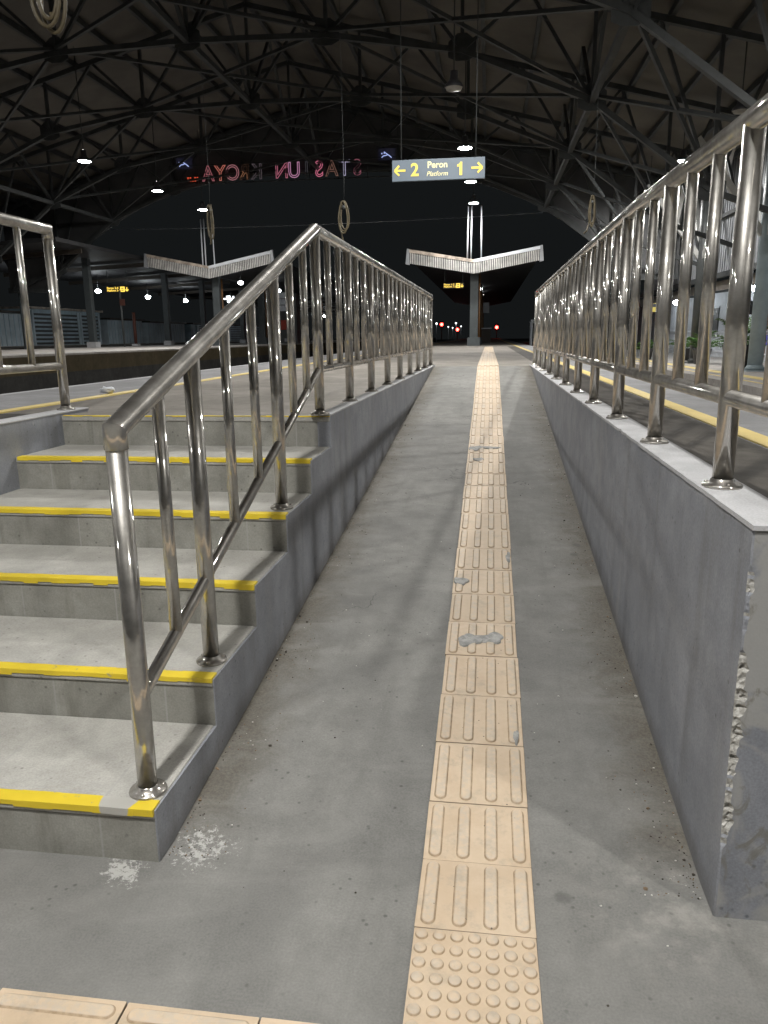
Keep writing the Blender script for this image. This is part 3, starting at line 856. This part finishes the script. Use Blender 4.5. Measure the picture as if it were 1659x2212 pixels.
for f in (.1, .9):
    MB().sweep([(0, 0, 0), (0, 0, 4.2)], .008, 8).build('hanger_rod', MT['darksteel'], ps, (sx_(f), .03, SHT/2-.01))

# neon station name on the gable, seen from behind
ns = thing('neon_sign', 'half lit red and violet neon station name on the dark gable, seen mirrored from behind', 'neon sign', (-8.4, 31.6, 7.9))
b = MB()
for z in (-.30, .40): b.box(-4.7, 4.7, .0, .04, z-.02, z+.02)
for i in range(9): b.box(-4.7+i*1.17, -4.67+i*1.17, .0, .04, -.32, .44)
b.build('frame', MT['darksteel'], ns)
def neon(name, c, s, part=.0, seed=0.0):
    m, nt, bs = newmat(name); g = G(nt); P = g.pos(); part -= .07
    bs.inputs['Base Color'].default_value = (.05, .04, .04, 1)
    bs.inputs['Emission Color'].default_value = tuple(c)+(1,)
    off = g.n('ShaderNodeVectorMath', operation='ADD'); g.L(P, off.inputs[0]); off.inputs[1].default_value = (seed, seed*.7, 0)
    f = g.ramp(g.noise(off.outputs[0], 3.1, 1), part, part+.05)       # tubes that have failed along part of their length
    g.L(g.math('MULTIPLY_ADD', f, s*.30, s*.03), bs.inputs['Emission Strength']); return m
word = 'STASIUN KROYA'
cols_ = {0: ((.8, .25, .35), .8, .46), 1: ((.75, .7, 1), 1.3, .44), 2: ((.8, .4, .3), .5, .5), 3: ((1, .25, .40), 1.6, .42), 4: ((.4, .4, .45), .25, .5),
         5: ((1, .45, .75), 1.3, .40), 6: ((1, .28, .42), 1.1, .46), 8: ((.5, .4, .45), .35, .42), 9: ((.9, .4, .2), .6, .60), 10: ((1, .40, .45), .9, .47),
         11: ((1, .30, .22), 1.2, .46), 12: ((.95, .3, .35), .9, .48)}
xS, xE = -5.30, -11.45
for i, ch in enumerate(word):
    if ch == ' ': continue
    x = xS+(xE-xS)*i/(len(word)-1)
    c, s, p_ = cols_[i]
    text_mesh('neon_letter', ch, .82, neon('neon_tube_%d' % i, c, s, p_, i*3.3), ns, (x+8.4, -.03, .04), mirror=True, outline=.016, sx=.9)
# emblems at either end: swoosh of blue tubes, and a small red dot display
for x in (-12.45, -4.12):
    e = MB()
    e.smoothtube([(-.28+.56*t/12, -.03, .02*math.sin(t)+.26*math.sin(math.pi*t/12)*.5) for t in range(13)], .022)
    e.smoothtube([(.05+.2*math.cos(a*.35+.3), -.03, .15+.14*math.sin(a*.35-1.2)) for a in range(10)], .022)
    e.box(-.30, -.24, -.05, -.02, .18, .24).box(-.16, -.11, -.05, -.02, .20, .27)
    e.build('emblem', emit('neon_blue_white_%d' % int(-x), (.45, .55, 1), .9), ns, (x+8.4, 0, .38)).scale = (.7, 1, .7)
    MB().box(-.34, .34, -.01, .0, -.02, .40).build('emblem_backing', emit('emblem_backing_%d' % int(-x), (.06, .06, .14), .07, (.06, .06, .08)), ns, (x+8.4, .03, .32))
b = MB()
for i in range(5):
    for j in range(3):
        if (i*7+j*3) % 4: b.box(-.25+i*.1, -.19+i*.1, -.02, 0, j*.06, j*.06+.04)
b.build('dot_display', emit('red_dots', (1, .12, .05), .7), ns, (-12.1+8.4, 0, -.20))

# exit signs, backlit
def exit_sign(loc, label, l1, l2, k, top):
    t = thing('direction_sign', label, 'sign', loc)
    MB().box(-.46*k, .46*k, 0, .08, -.115*k, .115*k, 0, bev=.006).build('panel', MT['leddark'], t)
    text_mesh('lettering', l1, .115*k, MT['ledyellow'], t, (-.43*k, -.005, .045*k), bold=.002, align='LEFT')
    text_mesh('lettering', l2, .105*k, MT['ledyellow'], t, (-.43*k, -.005, -.045*k), bold=.002, align='LEFT')
    MB().box(.11*k, .29*k, -.012, -.001, -.095*k, .095*k).build('pictogram_panel', MT['ledyellow'], t)
    MB().box(.15*k, .25*k, -.018, -.0125, .02*k, .05*k).box(.15*k, .25*k, -.018, -.0125, -.05*k, -.02*k).build('pictogram', MT['leddark'], t)
    arrow_mb(0, -1, .14*k, .034*k, .008).build('arrow', MT['ledyellow'], t, (.375*k, -.006, 0))
    for s in (-.4, .4): MB().sweep([(0, 0, 0), (0, 0, top)], .01, 8).build('hanger_rod', MT['darksteel'], t, (s*k, .04, .1*k))
exit_sign((-1.53, 33.2, 3.50), 'small backlit yellow sign with a down arrow under the right canopy', 'Peron 1-2', 'Platform 1-2', .95, .55)
exit_sign((-17.6, 35.2, 3.78), 'small backlit yellow sign with a down arrow at the far left', 'Peron 3-4', 'Platform 3-4', 1.25, .75)

# ------------------------------------------------------------------ butterfly canopies beyond the shed
def canopy(cx, y0, y1, hw, zc, rise, label, px, pillar_z0):
    t = thing('platform_canopy', label, 'canopy', (cx, y0, 0))
    th = .46
    for s in (-1, 1):
        # sloping roof wing behind the fascia
        MB().hexa([(0, .12, zc-.3), (0, .12, zc-.22), (0, y1-y0, zc-.3), (0, y1-y0, zc-.22),
                   (s*hw, .12, zc+rise-.3), (s*hw, .12, zc+rise-.22), (s*hw, y1-y0, zc+rise-.3), (s*hw, y1-y0, zc+rise-.22)]).build('roof_wing', MT['darkroof'], t)
        b = MB(); n = 36
        for i in range(n):
            x0 = hw*(i+.10)/n; x1 = hw*(i+.60)/n
            za = zc+rise*x0/hw; zb = zc+rise*x1/hw
            b.hexa([(s*x0, -.04, za-th), (s*x0, -.04, za-.03), (s*x0, 0, za-th), (s*x0, 0, za-.03), (s*x1, -.04, zb-th), (s*x1, -.04, zb-.03), (s*x1, 0, zb-th), (s*x1, 0, zb-.03)])
        b.build('fascia_slats', MT['fascia'], t)
        MB().hexa([(0, .001, zc-th), (0, .001, zc-.03), (0, .04, zc-th), (0, .04, zc-.03), (s*hw, .001, zc+rise-th), (s*hw, .001, zc+rise-.03), (s*hw, .04, zc+rise-th), (s*hw, .04, zc+rise-.03)]).build('fascia_backing', MT['black'], t)
        MB().hexa([(0, -.06, zc-.025), (0, -.06, zc+.10), (0, .10, zc-.025), (0, .10, zc+.10), (s*hw, -.06, zc+rise-.025), (s*hw, -.06, zc+rise+.10), (s*hw, .10, zc+rise-.025), (s*hw, .10, zc+rise+.10)]).build('top_edge', MT['rust'] if s < 0 else MT['white'], t)
        MB().hexa([(s*hw, -.07, zc+rise-th-.06), (s*hw, -.07, zc+rise+.11), (s*hw, .10, zc+rise-th-.06), (s*hw, .10, zc+rise+.11),
                   (s*(hw+.16), -.07, zc+rise-th-.02), (s*(hw+.10), -.07, zc+rise+.13), (s*(hw+.16), .10, zc+rise-th-.02), (s*(hw+.10), .10, zc+rise+.13)]).build('end_trim', MT['corr'], t)
    for i, y in enumerate((.8, 8, 15.5, 23)):
        p = MB().box(-.17, .17, -.17, .17, pillar_z0-.05, zc-.30, 0, bev=.01).build('pillar', MT['pillar'], t, (px-cx, y, 0))
        MB().box(-.27, .27, -.27, .27, pillar_z0-.05, pillar_z0+.35, 0, bev=.01).build('pillar_base', MT['pillar'], p)
        MB().sweep([(.22, .1, pillar_z0), (.22, .1, zc-.4)], .04, 12).build('stripe_tube', MT['door'], p)  # upright brown tube standing for an orange stripe beside the pillar
    for x in (-.27, -.12, .30):
        MB().sweep([(x, -.02, zc-.05), (x*.93, -.02, zc+2.15)], .030, 12).build('support_pole', MT['white'], t)
    return t
canopy(-.68, 32.6, 75, 2.66, 4.38, .46, 'white slatted V shaped canopy end above the end of the ramp', -.66, PZ)
canopy(-12.93, 35.0, 80, 2.98, 4.61, .60, 'white slatted V shaped canopy end at the left, above the far platform', -12.9, 1.1)

# old dark canopy over the far left platform, with columns and lamps
oc = thing('platform_roof', 'long dark platform roof on columns in front of the pale sheds at the left', 'platform roof', (-19.5, 30, 0))
MB().hexa([(-4.5, -2, 4.75), (-4.5, -2, 4.9), (-4.5, 75, 4.75), (-4.5, 75, 4.9), (3.2, -2, 5.1), (3.2, -2, 5.25), (3.2, 75, 5.1), (3.2, 75, 5.25)]).build('roof_sheeting', MT['darkroof'], oc)
for y in (3.2, 11.6, 17.2, 25, 33, 41):
    c_ = MB().box(-.14, .14, -.14, .14, 1.0, 5.0).build('column', MT['pillar'], oc, (1.5, y, 0))
    MB().box(-.22, .22, -.22, .22, 1.0, 1.35).build('column_base', MT['cap'], c_)
for y in range(0, 72, 6):
    MB().beam((-4.4, y, 4.62), (3.1, y, 4.95), .1, .18).build('roof_beam', MT['brown'], oc)
def tube_lamp(loc, label, group=None, r=.13, mat='farlamp', top=.5):
    t = thing('platform_lamp', label, 'lamp', loc, group)
    MB().blob((0, 0, 0), r, 0, 2, (1.15, 1.15, .8)).build('bulb', MT[mat], t)
    MB().lathe([(r*.4, r*.75), (r*.5, r*.9), (r*.15, r*1.6), (0, r*1.6)], (0, 0, 0), 12).sweep([(0, 0, r*1.5), (0, 0, top)], .02, 8).build('fitting', MT['darksteel'], t)
GL = 'small white lamps under the left platform roof'
for (x, y), lb in zip(((-21.1, 33.9), (-20.93, 39.6), (-21.1, 46.1), (-20.8, 51.4), (-20.7, 75.4), (-20.3, 80.4), (-20.3, 94.2)),
        ('white lamp between the two leftmost posts of the short handrail', 'white lamp beside the yellow sign at the far left', 'white lamp above the gap between two pale sheds at the left', 'white lamp left of the small white crossed light', 'white lamp seen between the stair balusters, lowest and left', 'tiny white lamp seen between the stair balusters', 'faint lamp farthest down the left platform roof')):
    tube_lamp((x, y, 4.0), lb, GL, top=.85 if y < 90 else .85)
for (x, y), lb in zip(((-11.74, 35.9), (-11.69, 42.4), (-12.1, 57.4)),
        ('oval white lamp under the left V canopy, above the stair handrail', 'oval white lamp under the left V canopy, seen between balusters', 'oval white lamp under the left V canopy, farthest of its row')):
    tube_lamp((x, y, 4.0), lb, 'oval lamps under the left V canopy', r=.12, mat='canlamp', top=.45)
# crossed white light sign further along
for x, y, z, lb in ((-15.4, 45, 3.75, 'tiny crossed white light left of the stair handrail'), (-14.0, 49, 3.75, 'tiny crossed white light behind the stair handrail')):
    t = thing('light_sign', lb, 'light', (x, y, z))
    MB().box(-.42, .42, 0, .03, -.04, .04).box(-.25, 0, 0, .03, .04, .17).box(.15, .22, 0, .03, .04, .15).build('tube', MT['whiteled'], t)
    MB().beam((.05, .01, -.06), (.25, .01, -.28), .03, .07).blob((-.12, 0, -.14), .1, 0, 1).build('figure', MT['whiteled'], t)
    MB().sweep([(0, .05, 0), (0, .05, 1.05)], .015, 6).build('hanger', MT['darksteel'], t)

# pale sheds and louvred containers behind
def shed(y0, y1, z1, mat, lab, louvre, roofm=None):
    t = thing('freight_shed', lab, 'shed', (-27, (y0+y1)/2, 1.1))
    L = (y1-y0)/2; h = z1-1.1
    MB().box(-3, 0, -L, L, 0, h).build('body', MT[mat], t)
    if louvre:
        for a in (-1, 0, 1):
            b = MB(); w_ = L*.58/2+.2
            for k in range(8):
                b.box(.01, .08, a*L*.64-w_*.75, a*L*.64+w_*.75, .12+k*h/9, .12+k*h/9+h*.055)
            b.build('louvred_door', MT['coldark'], t)
            for q in (-.83, .83): MB().box(0.002, .11, a*L*.64+w_*(q-.05), a*L*.64+w_*(q+.05), .05, h-.1).build('door_frame', MT['contlight'], t)
    else:
        b = MB(); n = int(L*2/.45)
        for k in range(n): b.box(.004, .03, -L+.1+k*.45, -L+.16+k*.45, .05, h-.08)
        b.build('panel_ribs', MT['cont'], t)
    MB().box(-3.1, .25, -L-.05, L+.05, h, h+.12).build('roof', roofm or MT['brown'], t)
    MB().box(.0, .2, -L, L, -.05, .06).build('plinth', MT['farplat'], t)
shed(36, 41.9, 3.0, 'contlight', 'pale ribbed shed at the far left edge', False)
shed(42.5, 51.0, 3.3, 'cont', 'blue grey shed with louvred doors under a pale roof edge', True, MT['rust'])
shed(52.0, 57.5, 2.85, 'contlight', 'small pale panel shed right of the louvred doors', False)
shed(58.5, 66, 2.75, 'contlight', 'wider pale panel shed right of the red post', False)
shed(67.5, 95, 2.75, 'cont', 'long dim louvred shed behind the stair balusters', True)
t = thing('post_sign', 'thin dark post with a faded red plate at the left', 'sign post', (-17.2, 34.6, 1.1))
MB().sweep([(0, 0, 0), (0, 0, 2.6)], .04, 10).build('post', MT['coldark'], t)
MB().box(-.03, .22, -.05, -.02, 1.9, 2.2).build('plate', MT['rustred'], t)
t = thing('marker_post', 'rusty red marker post beside the pale sheds', 'post', (-18.2, 37.9, 1.1))
MB().sweep([(0, 0, 0), (0, 0, 1.7)], .08, 10).build('post', MT['rustred'], t)
MB().box(-.16, .16, -.16, .16, 0, .12).build('base', MT['cap'], t)
t = thing('vending_machine', 'dark vending kiosk with a red panel behind the stair balusters', 'kiosk', (-11.9, 44.5, 1.1))
MB().box(-.75, .75, -.4, .4, 0, 2.75).build('cabinet', MT['coldark'], t)
MB().box(-.2, .55, -.45, -.402, .8, 1.35, 0, bev=.02).build('red_panel', MT['red'], t)
for k in range(3): MB().box(-.3, .2, -.44, -.402, 1.85+k*.36, 2.17+k*.36).build('notice', MT['white'], t)
b = MB().box(-.02, .12, -.42, -.402, .12, .3); b.build('hatch', MT['corr'], t)

# far signals and lamps down the line
for i, (x, z, lb) in enumerate(((-6.71, 3.03, 'red signal light at the left of the far signals'), (-4.48, 2.29, 'red signal light in the middle of the far signals'), (1.04, 2.54, 'red signal light right of the canopy pillar'))):
    t = thing('signal_light', lb, 'signal', (x, 110, -.2))
    MB().sweep([(0, .1, 0), (0, .1, z+.7)], .07, 10).build('post', MT['coldark'], t)
    MB().box(-.28, .28, -.02, .14, z-.25, z+.7, 0, bev=.03).build('head', MT['black'], t)
    MB().lathe([(.21, 0), (.18, .06), (0, .09)], (0, 0, 0), 16).build('lens', MT['redlens'], t, (0, -.03, z+.2)).rotation_euler = (R(90), 0, 0)
for x, z, lb in ((-5.41, 2.69, 'distant white lamp left of the leftmost red signal'), (-4.19, 2.35, 'distant white lamp between the two left red signals'), (-3.41, 2.71, 'distant white lamp above the middle red signal, brightest'), (-3.75, 2.25, 'distant dim lamp just left of the middle red signal'), (-2.88, 2.38, 'distant white lamp right of the middle red signal'), (-.18, 1.93, 'distant low lamp left of the right red signal')):
    t = thing('yard_lamp', lb, 'lamp', (x, 80, -.2), 'distant lamps along the line')
    MB().sweep([(0, .1, 0), (0, .1, z+.3)], .035, 8).build('post', MT['corr'], t)
    MB().blob((0, 0, z+.2), .085 if z > 2.6 else .055, 0, 2).build('bulb', MT['farlamp2'], t)
for x, y, z, r_, lb in ((-.56, 45, 4.03, .11, 'white lamp under the right V canopy beside its pillar, upper one'), (-.50, 50, 3.95, .075, 'white lamp under the right V canopy beside its pillar, lower one')):
    tube_lamp((x, y, z), lb, None, r_*1.15, mat='canlamp', top=.18)
t = thing('information_board', 'small grey board hung under the right canopy below its lamps', 'board', (-.45, 52, 3.1))
MB().box(-.42, .42, 0, .08, -.2, .45).build('panel', MT['corr'], t)
MB().sweep([(-.3, .04, .4), (-.3, .04, 1.05)], .012, 6).sweep([(.3, .04, .4), (.3, .04, 1.05)], .012, 6).build('hanger', MT['darksteel'], t)
t = thing('cabinet', 'low box beside the pillars far along the platform', 'cabinet', (-.25, 46, PZ))
MB().box(-.35, .35, -.3, .3, 0, .8, 0, bev=.02).build('body', MT['brown'], t); MB().box(-.4, .4, -.35, .35, .8, .86).build('lid', MT['corr'], t)
for i, y in enumerate((40, 46)):
    t = thing('lineside_frame', ('pale' if i == 0 else 'dim') + ' upright frame beyond the far end of the right handrail', 'frame', (2.15+.25*i, y, -.2))
    for dx in (0, .5): MB().box(dx-.03, dx+.03, -.03, .03, 0, 2.3).build('upright', MT['white'], t)
    MB().box(-.05, .58, -.035, .035, 2.3, 2.38).build('crossbar', MT['white'], t)
# overhead wire
wb = MB().smoothtube([(-24+i*2.2, 38.5, 6.85+.0012*(i*2.2-13)**2) for i in range(13)], .014, 6).build('overhead_wire', MT['white'])
tag(wb, 'thin pale wire stretched across the dark sky behind the canopies', 'wire')

# ------------------------------------------------------------------ hanging cable coils
def coil(x, y, zb, zt, wd, ztop, seed, label, tail=(0, 0)):
    r0 = random.Random(seed); t = thing('cable_coil', label, 'cable', (x, y, zb), 'cable coils hanging from the roof')
    h = zt-zb; pts = []; turns = 3; n = 26
    for k in range(turns*n+1):
        a = 2*math.pi*k/n; q = k//n
        ww = wd*(.62+.38*((q*37+seed*11) % 5)/4); hh = h*(.86+.14*((q*53+seed*7) % 5)/4)
        pts.append((ww/2*math.sin(a)*(1-.35*(.5+.5*math.cos(a))) + .012*(q-1.5), .02*(q-1.5)+.01*math.sin(a*.5), h-hh*(.5-.5*math.cos(a))))
    MB().smoothtube(pts, .0125, 8).build('loops', MT['rope'], t)
    MB().smoothtube([(0, 0, h-.005), (.01, 0, h+.3), (0, 0, (ztop-zb)*.6), (0, 0, ztop-zb)], .0035, 6).build('hanging_lead', MT['darksteel'], t)
    MB().smoothtube([(-wd*.3, .03, h*.5), (-wd*.34, .03, h*.2), (tail[0]*.6, .03, -tail[1]*.6), (tail[0], .03, -tail[1])], .0125, 8).build('loose_end', MT['rope'], t)
    MB().sweep([(-.03, 0, h-.1), (.03, 0, h-.1)], .035, 10).build('binding', MT['coldark'], t)
coil(-5.08, 14, 3.19, 3.80, .13, 8.0, 1, 'tan cable coil hanging beside the poles of the left canopy', (-.05, .07))
coil(-2.60, 14, 3.24, 3.78, .23, 8.0, 2, 'tan cable coil hanging above the peak of the stair handrail', (-.06, .22))
coil(1.71, 14, 3.22, 3.72, .12, 7.5, 3, 'tan cable coil hanging left of the right handrail', (-.13, .10))
coil(-2.78, 5, 3.335, 3.95, .235, 9.0, 4, 'tan cable coil cut by the top edge at the upper left', (-.02, -.12))

# ------------------------------------------------------------------ right side: station building, plants, fence
sb = thing('station_building', 'white station building with a brown door behind the right platform columns', 'building', (11.2, 34, .42))
MB().box(0, 5, -12, 30, 0, 3.0).build('wall', MT['white'], sb)
MB().hexa([(-2.9, -14, 2.72), (-2.9, -14, 2.80), (-2.9, 32, 2.72), (-2.9, 32, 2.80), (5, -14, 3.9), (5, -14, 4.0), (5, 32, 3.9), (5, 32, 4.0)]).build('awning_roof', MT['corr'], sb)
MB().box(-3.0, -2.9, -14, 32, 2.5, 2.82).build('awning_fascia', MT['farplat'], sb)
d_ = MB().box(-.05, 0, -1.0, .2, 0, 2.1).build('door', MT['door'], sb); MB().box(-.1, -.05, -.9, -.86, 1.0, 1.15).build('handle', MT['steel'], d_)
w_ = MB().box(-.05, -.004, 6, 9, .9, 2.2).build('window', MT['coldark'], sb); MB().box(-.08, -.05, 5.9, 9.1, 2.2, 2.28).box(-.08, -.05, 5.9, 9.1, .82, .9).box(-.08, -.05, 7.46, 7.54, .9, 2.2).build('window_frame', MT['white'], w_)
MB().box(-.35, -.01, .7, 1.35, 1.75, 2.3).build('air_conditioner', MT['black'], sb)
MB().box(-.03, -.004, .45, .75, 1.05, 1.35).build('green_notice', MT['green'], sb)
for k in range(8):
    MB().beam((-2.9, -12+k*5.5, 2.66), (0, -12+k*5.5, 2.95), .08, .12).build('awning_beam', MT['coldark'], sb)
for k in range(6):
    tube_lamp((9.6, 18+k*6, 2.98), 'strip lamp under the station awning, hidden by the handrail', 'lamps under the station awning', .15, 'farlamp', .3)
ks = thing('ticket_kiosk', 'white booth with orange and blue bands at the right edge', 'kiosk', (8.9, 23.8, .42))
MB().box(-.6, .9, -.7, .7, 0, 2.6).build('booth', MT['white'], ks)
MB().box(-.63, .93, -.73, .73, 1.35, 1.65).build('orange_band', MT['orange'], ks)
MB().box(-.63, .93, -.73, .73, .62, .92).build('blue_band', MT['blue'], ks)
MB().box(-.62, .92, -.72, .72, 2.0, 2.55).build('window', MT['coldark'], ks)
ys_ = thing('yellow_notice', 'small yellow notice board hung on the right platform', 'sign', (8.7, 43, 2.85))
MB().box(-.28, .28, 0, .05, -.3, .3).build('panel', emit('yellow_notice_lit', (1, .78, .1), .55), ys_); MB().box(-.12, .12, -.01, -.001, -.05, .12).build('symbol', MT['black'], ys_); MB().sweep([(0, .03, .28), (0, .03, .6)], .015, 6).build('hanger', MT['darksteel'], ys_)
def palm(x, y, s, lab):
    t = thing('potted_palm', lab, 'plant', (x, y, .42), 'potted plants on the right platform')
    MB().lathe([(0, 0), (.22*s, 0), (.30*s, .45*s), (.32*s, .5*s), (.27*s, .5*s), (.26*s, .42*s), (0, .42*s)], (0, 0, 0), 18).build('pot', MT['pot'], t)
    b = MB()
    for k in range(16):
        a = rng.uniform(0, 6.28); el = rng.uniform(.5, 1.35); L = rng.uniform(.7, 1.15)*s
        p = [Vector((math.cos(a)*L*q*math.cos(el)*1.1, math.sin(a)*L*q*math.cos(el)*1.1, .42*s + L*q*math.sin(el) - .42*L*q*q)) for q in [i/9 for i in range(10)]]
        b.smoothtube(p, .006*s, 5)
        side = Vector((-math.sin(a), math.cos(a), 0))
        for i in range(2, 10):
            dv = (p[i]-p[i-1]).normalized(); l = .26*s*(1-.5*abs(i/9-.45))
            for sg in (-1, 1):
                e = p[i]+side*sg*l*.8+dv*l*.55+Vector((0, 0, -.05*s)); m_ = p[i]+side*sg*l*.4+dv*l*.2+Vector((0, 0, .015))
                n_ = dv*.016*s
                b.poly([p[i]-n_, m_-n_*1.4, e, m_+n_*1.4, p[i]+n_])
    b.build('fronds', MT['leaf'], t)
palm(6.9, 22.6, 1.35, 'leafy potted palm in a dark tub between the two nearest right columns')
palm(7.0, 26.6, 1.0, 'smaller potted palm at the foot of the dark column')
palm(7.3, 30.2, .9, 'pale leaved potted palm farther along the right platform')
palm(6.2, 31.5, .8, 'low potted plant near the end column of the right platform')
fn = thing('fence', 'white slatted fence behind the potted plants on the right platform', 'fence', (9.2, 22, .42))
for z in (.25, 1.0): MB().box(-.02, .02, 0, 20, z, z+.05).build('fence_rail', MT['white'], fn)
b = MB()
for k in range(100): b.box(-.012, .012, k*.2, k*.2+.04, .05, 1.1)
b.build('slats', MT['white'], fn)

# ------------------------------------------------------------------ grit and crumbs along the foot of the walls
b = MB()
for i in range(1100):
    y = 1.75+rng.random()**1.6*6.5
    if rng.random() < .5: x = XR-.012-rng.random()**2.2*.16
    else: x = xl(y)+.012+rng.random()**2.2*.16
    z = RS*max(0, y-RY0); r = rng.uniform(.0010, .0027) if rng.random() < .955 else rng.uniform(.0035, .006)
    if math.sin(y*5.1+x*9)+math.sin(y*11.7) < rng.uniform(-1.6, .6): continue
    mi = 0 if rng.random() < .55 else (1 if rng.random() < .3 else 2)
    b.blob((x, y, z+r*.5), r, mi, 1, (1.2, 1, .8), .25)
for i in range(90):
    x = rng.uniform(-.8, .55); y = rng.uniform(1.2, 6)
    if abs(x) < .17: continue
    r = rng.uniform(.0014, .0032); b.blob((x, y, RS*max(0, y-RY0)+r*.5), r, 1 if rng.random() < .6 else 0, 1, (1.2, 1, .8), .25)
g_ = b.build('grit', [plain('grit_dark', (.06, .05, .04), .9), plain('grit_pale', (.55, .53, .49), .9), plain('grit_brown', (.20, .14, .09), .9)]); g_['kind'] = 'stuff'
for x, y, z, lb in ((-3.03, 5.74, PZ+.004, 'crumpled white scrap of paper lying on the left yellow line'),):
    t = MB().blob((0, 0, .03), .035, 0, 2, (1.6, 1, .7), .35).build('paper_scrap', MT['white'], None, (x, y, z)); tag(t, lb, 'litter')
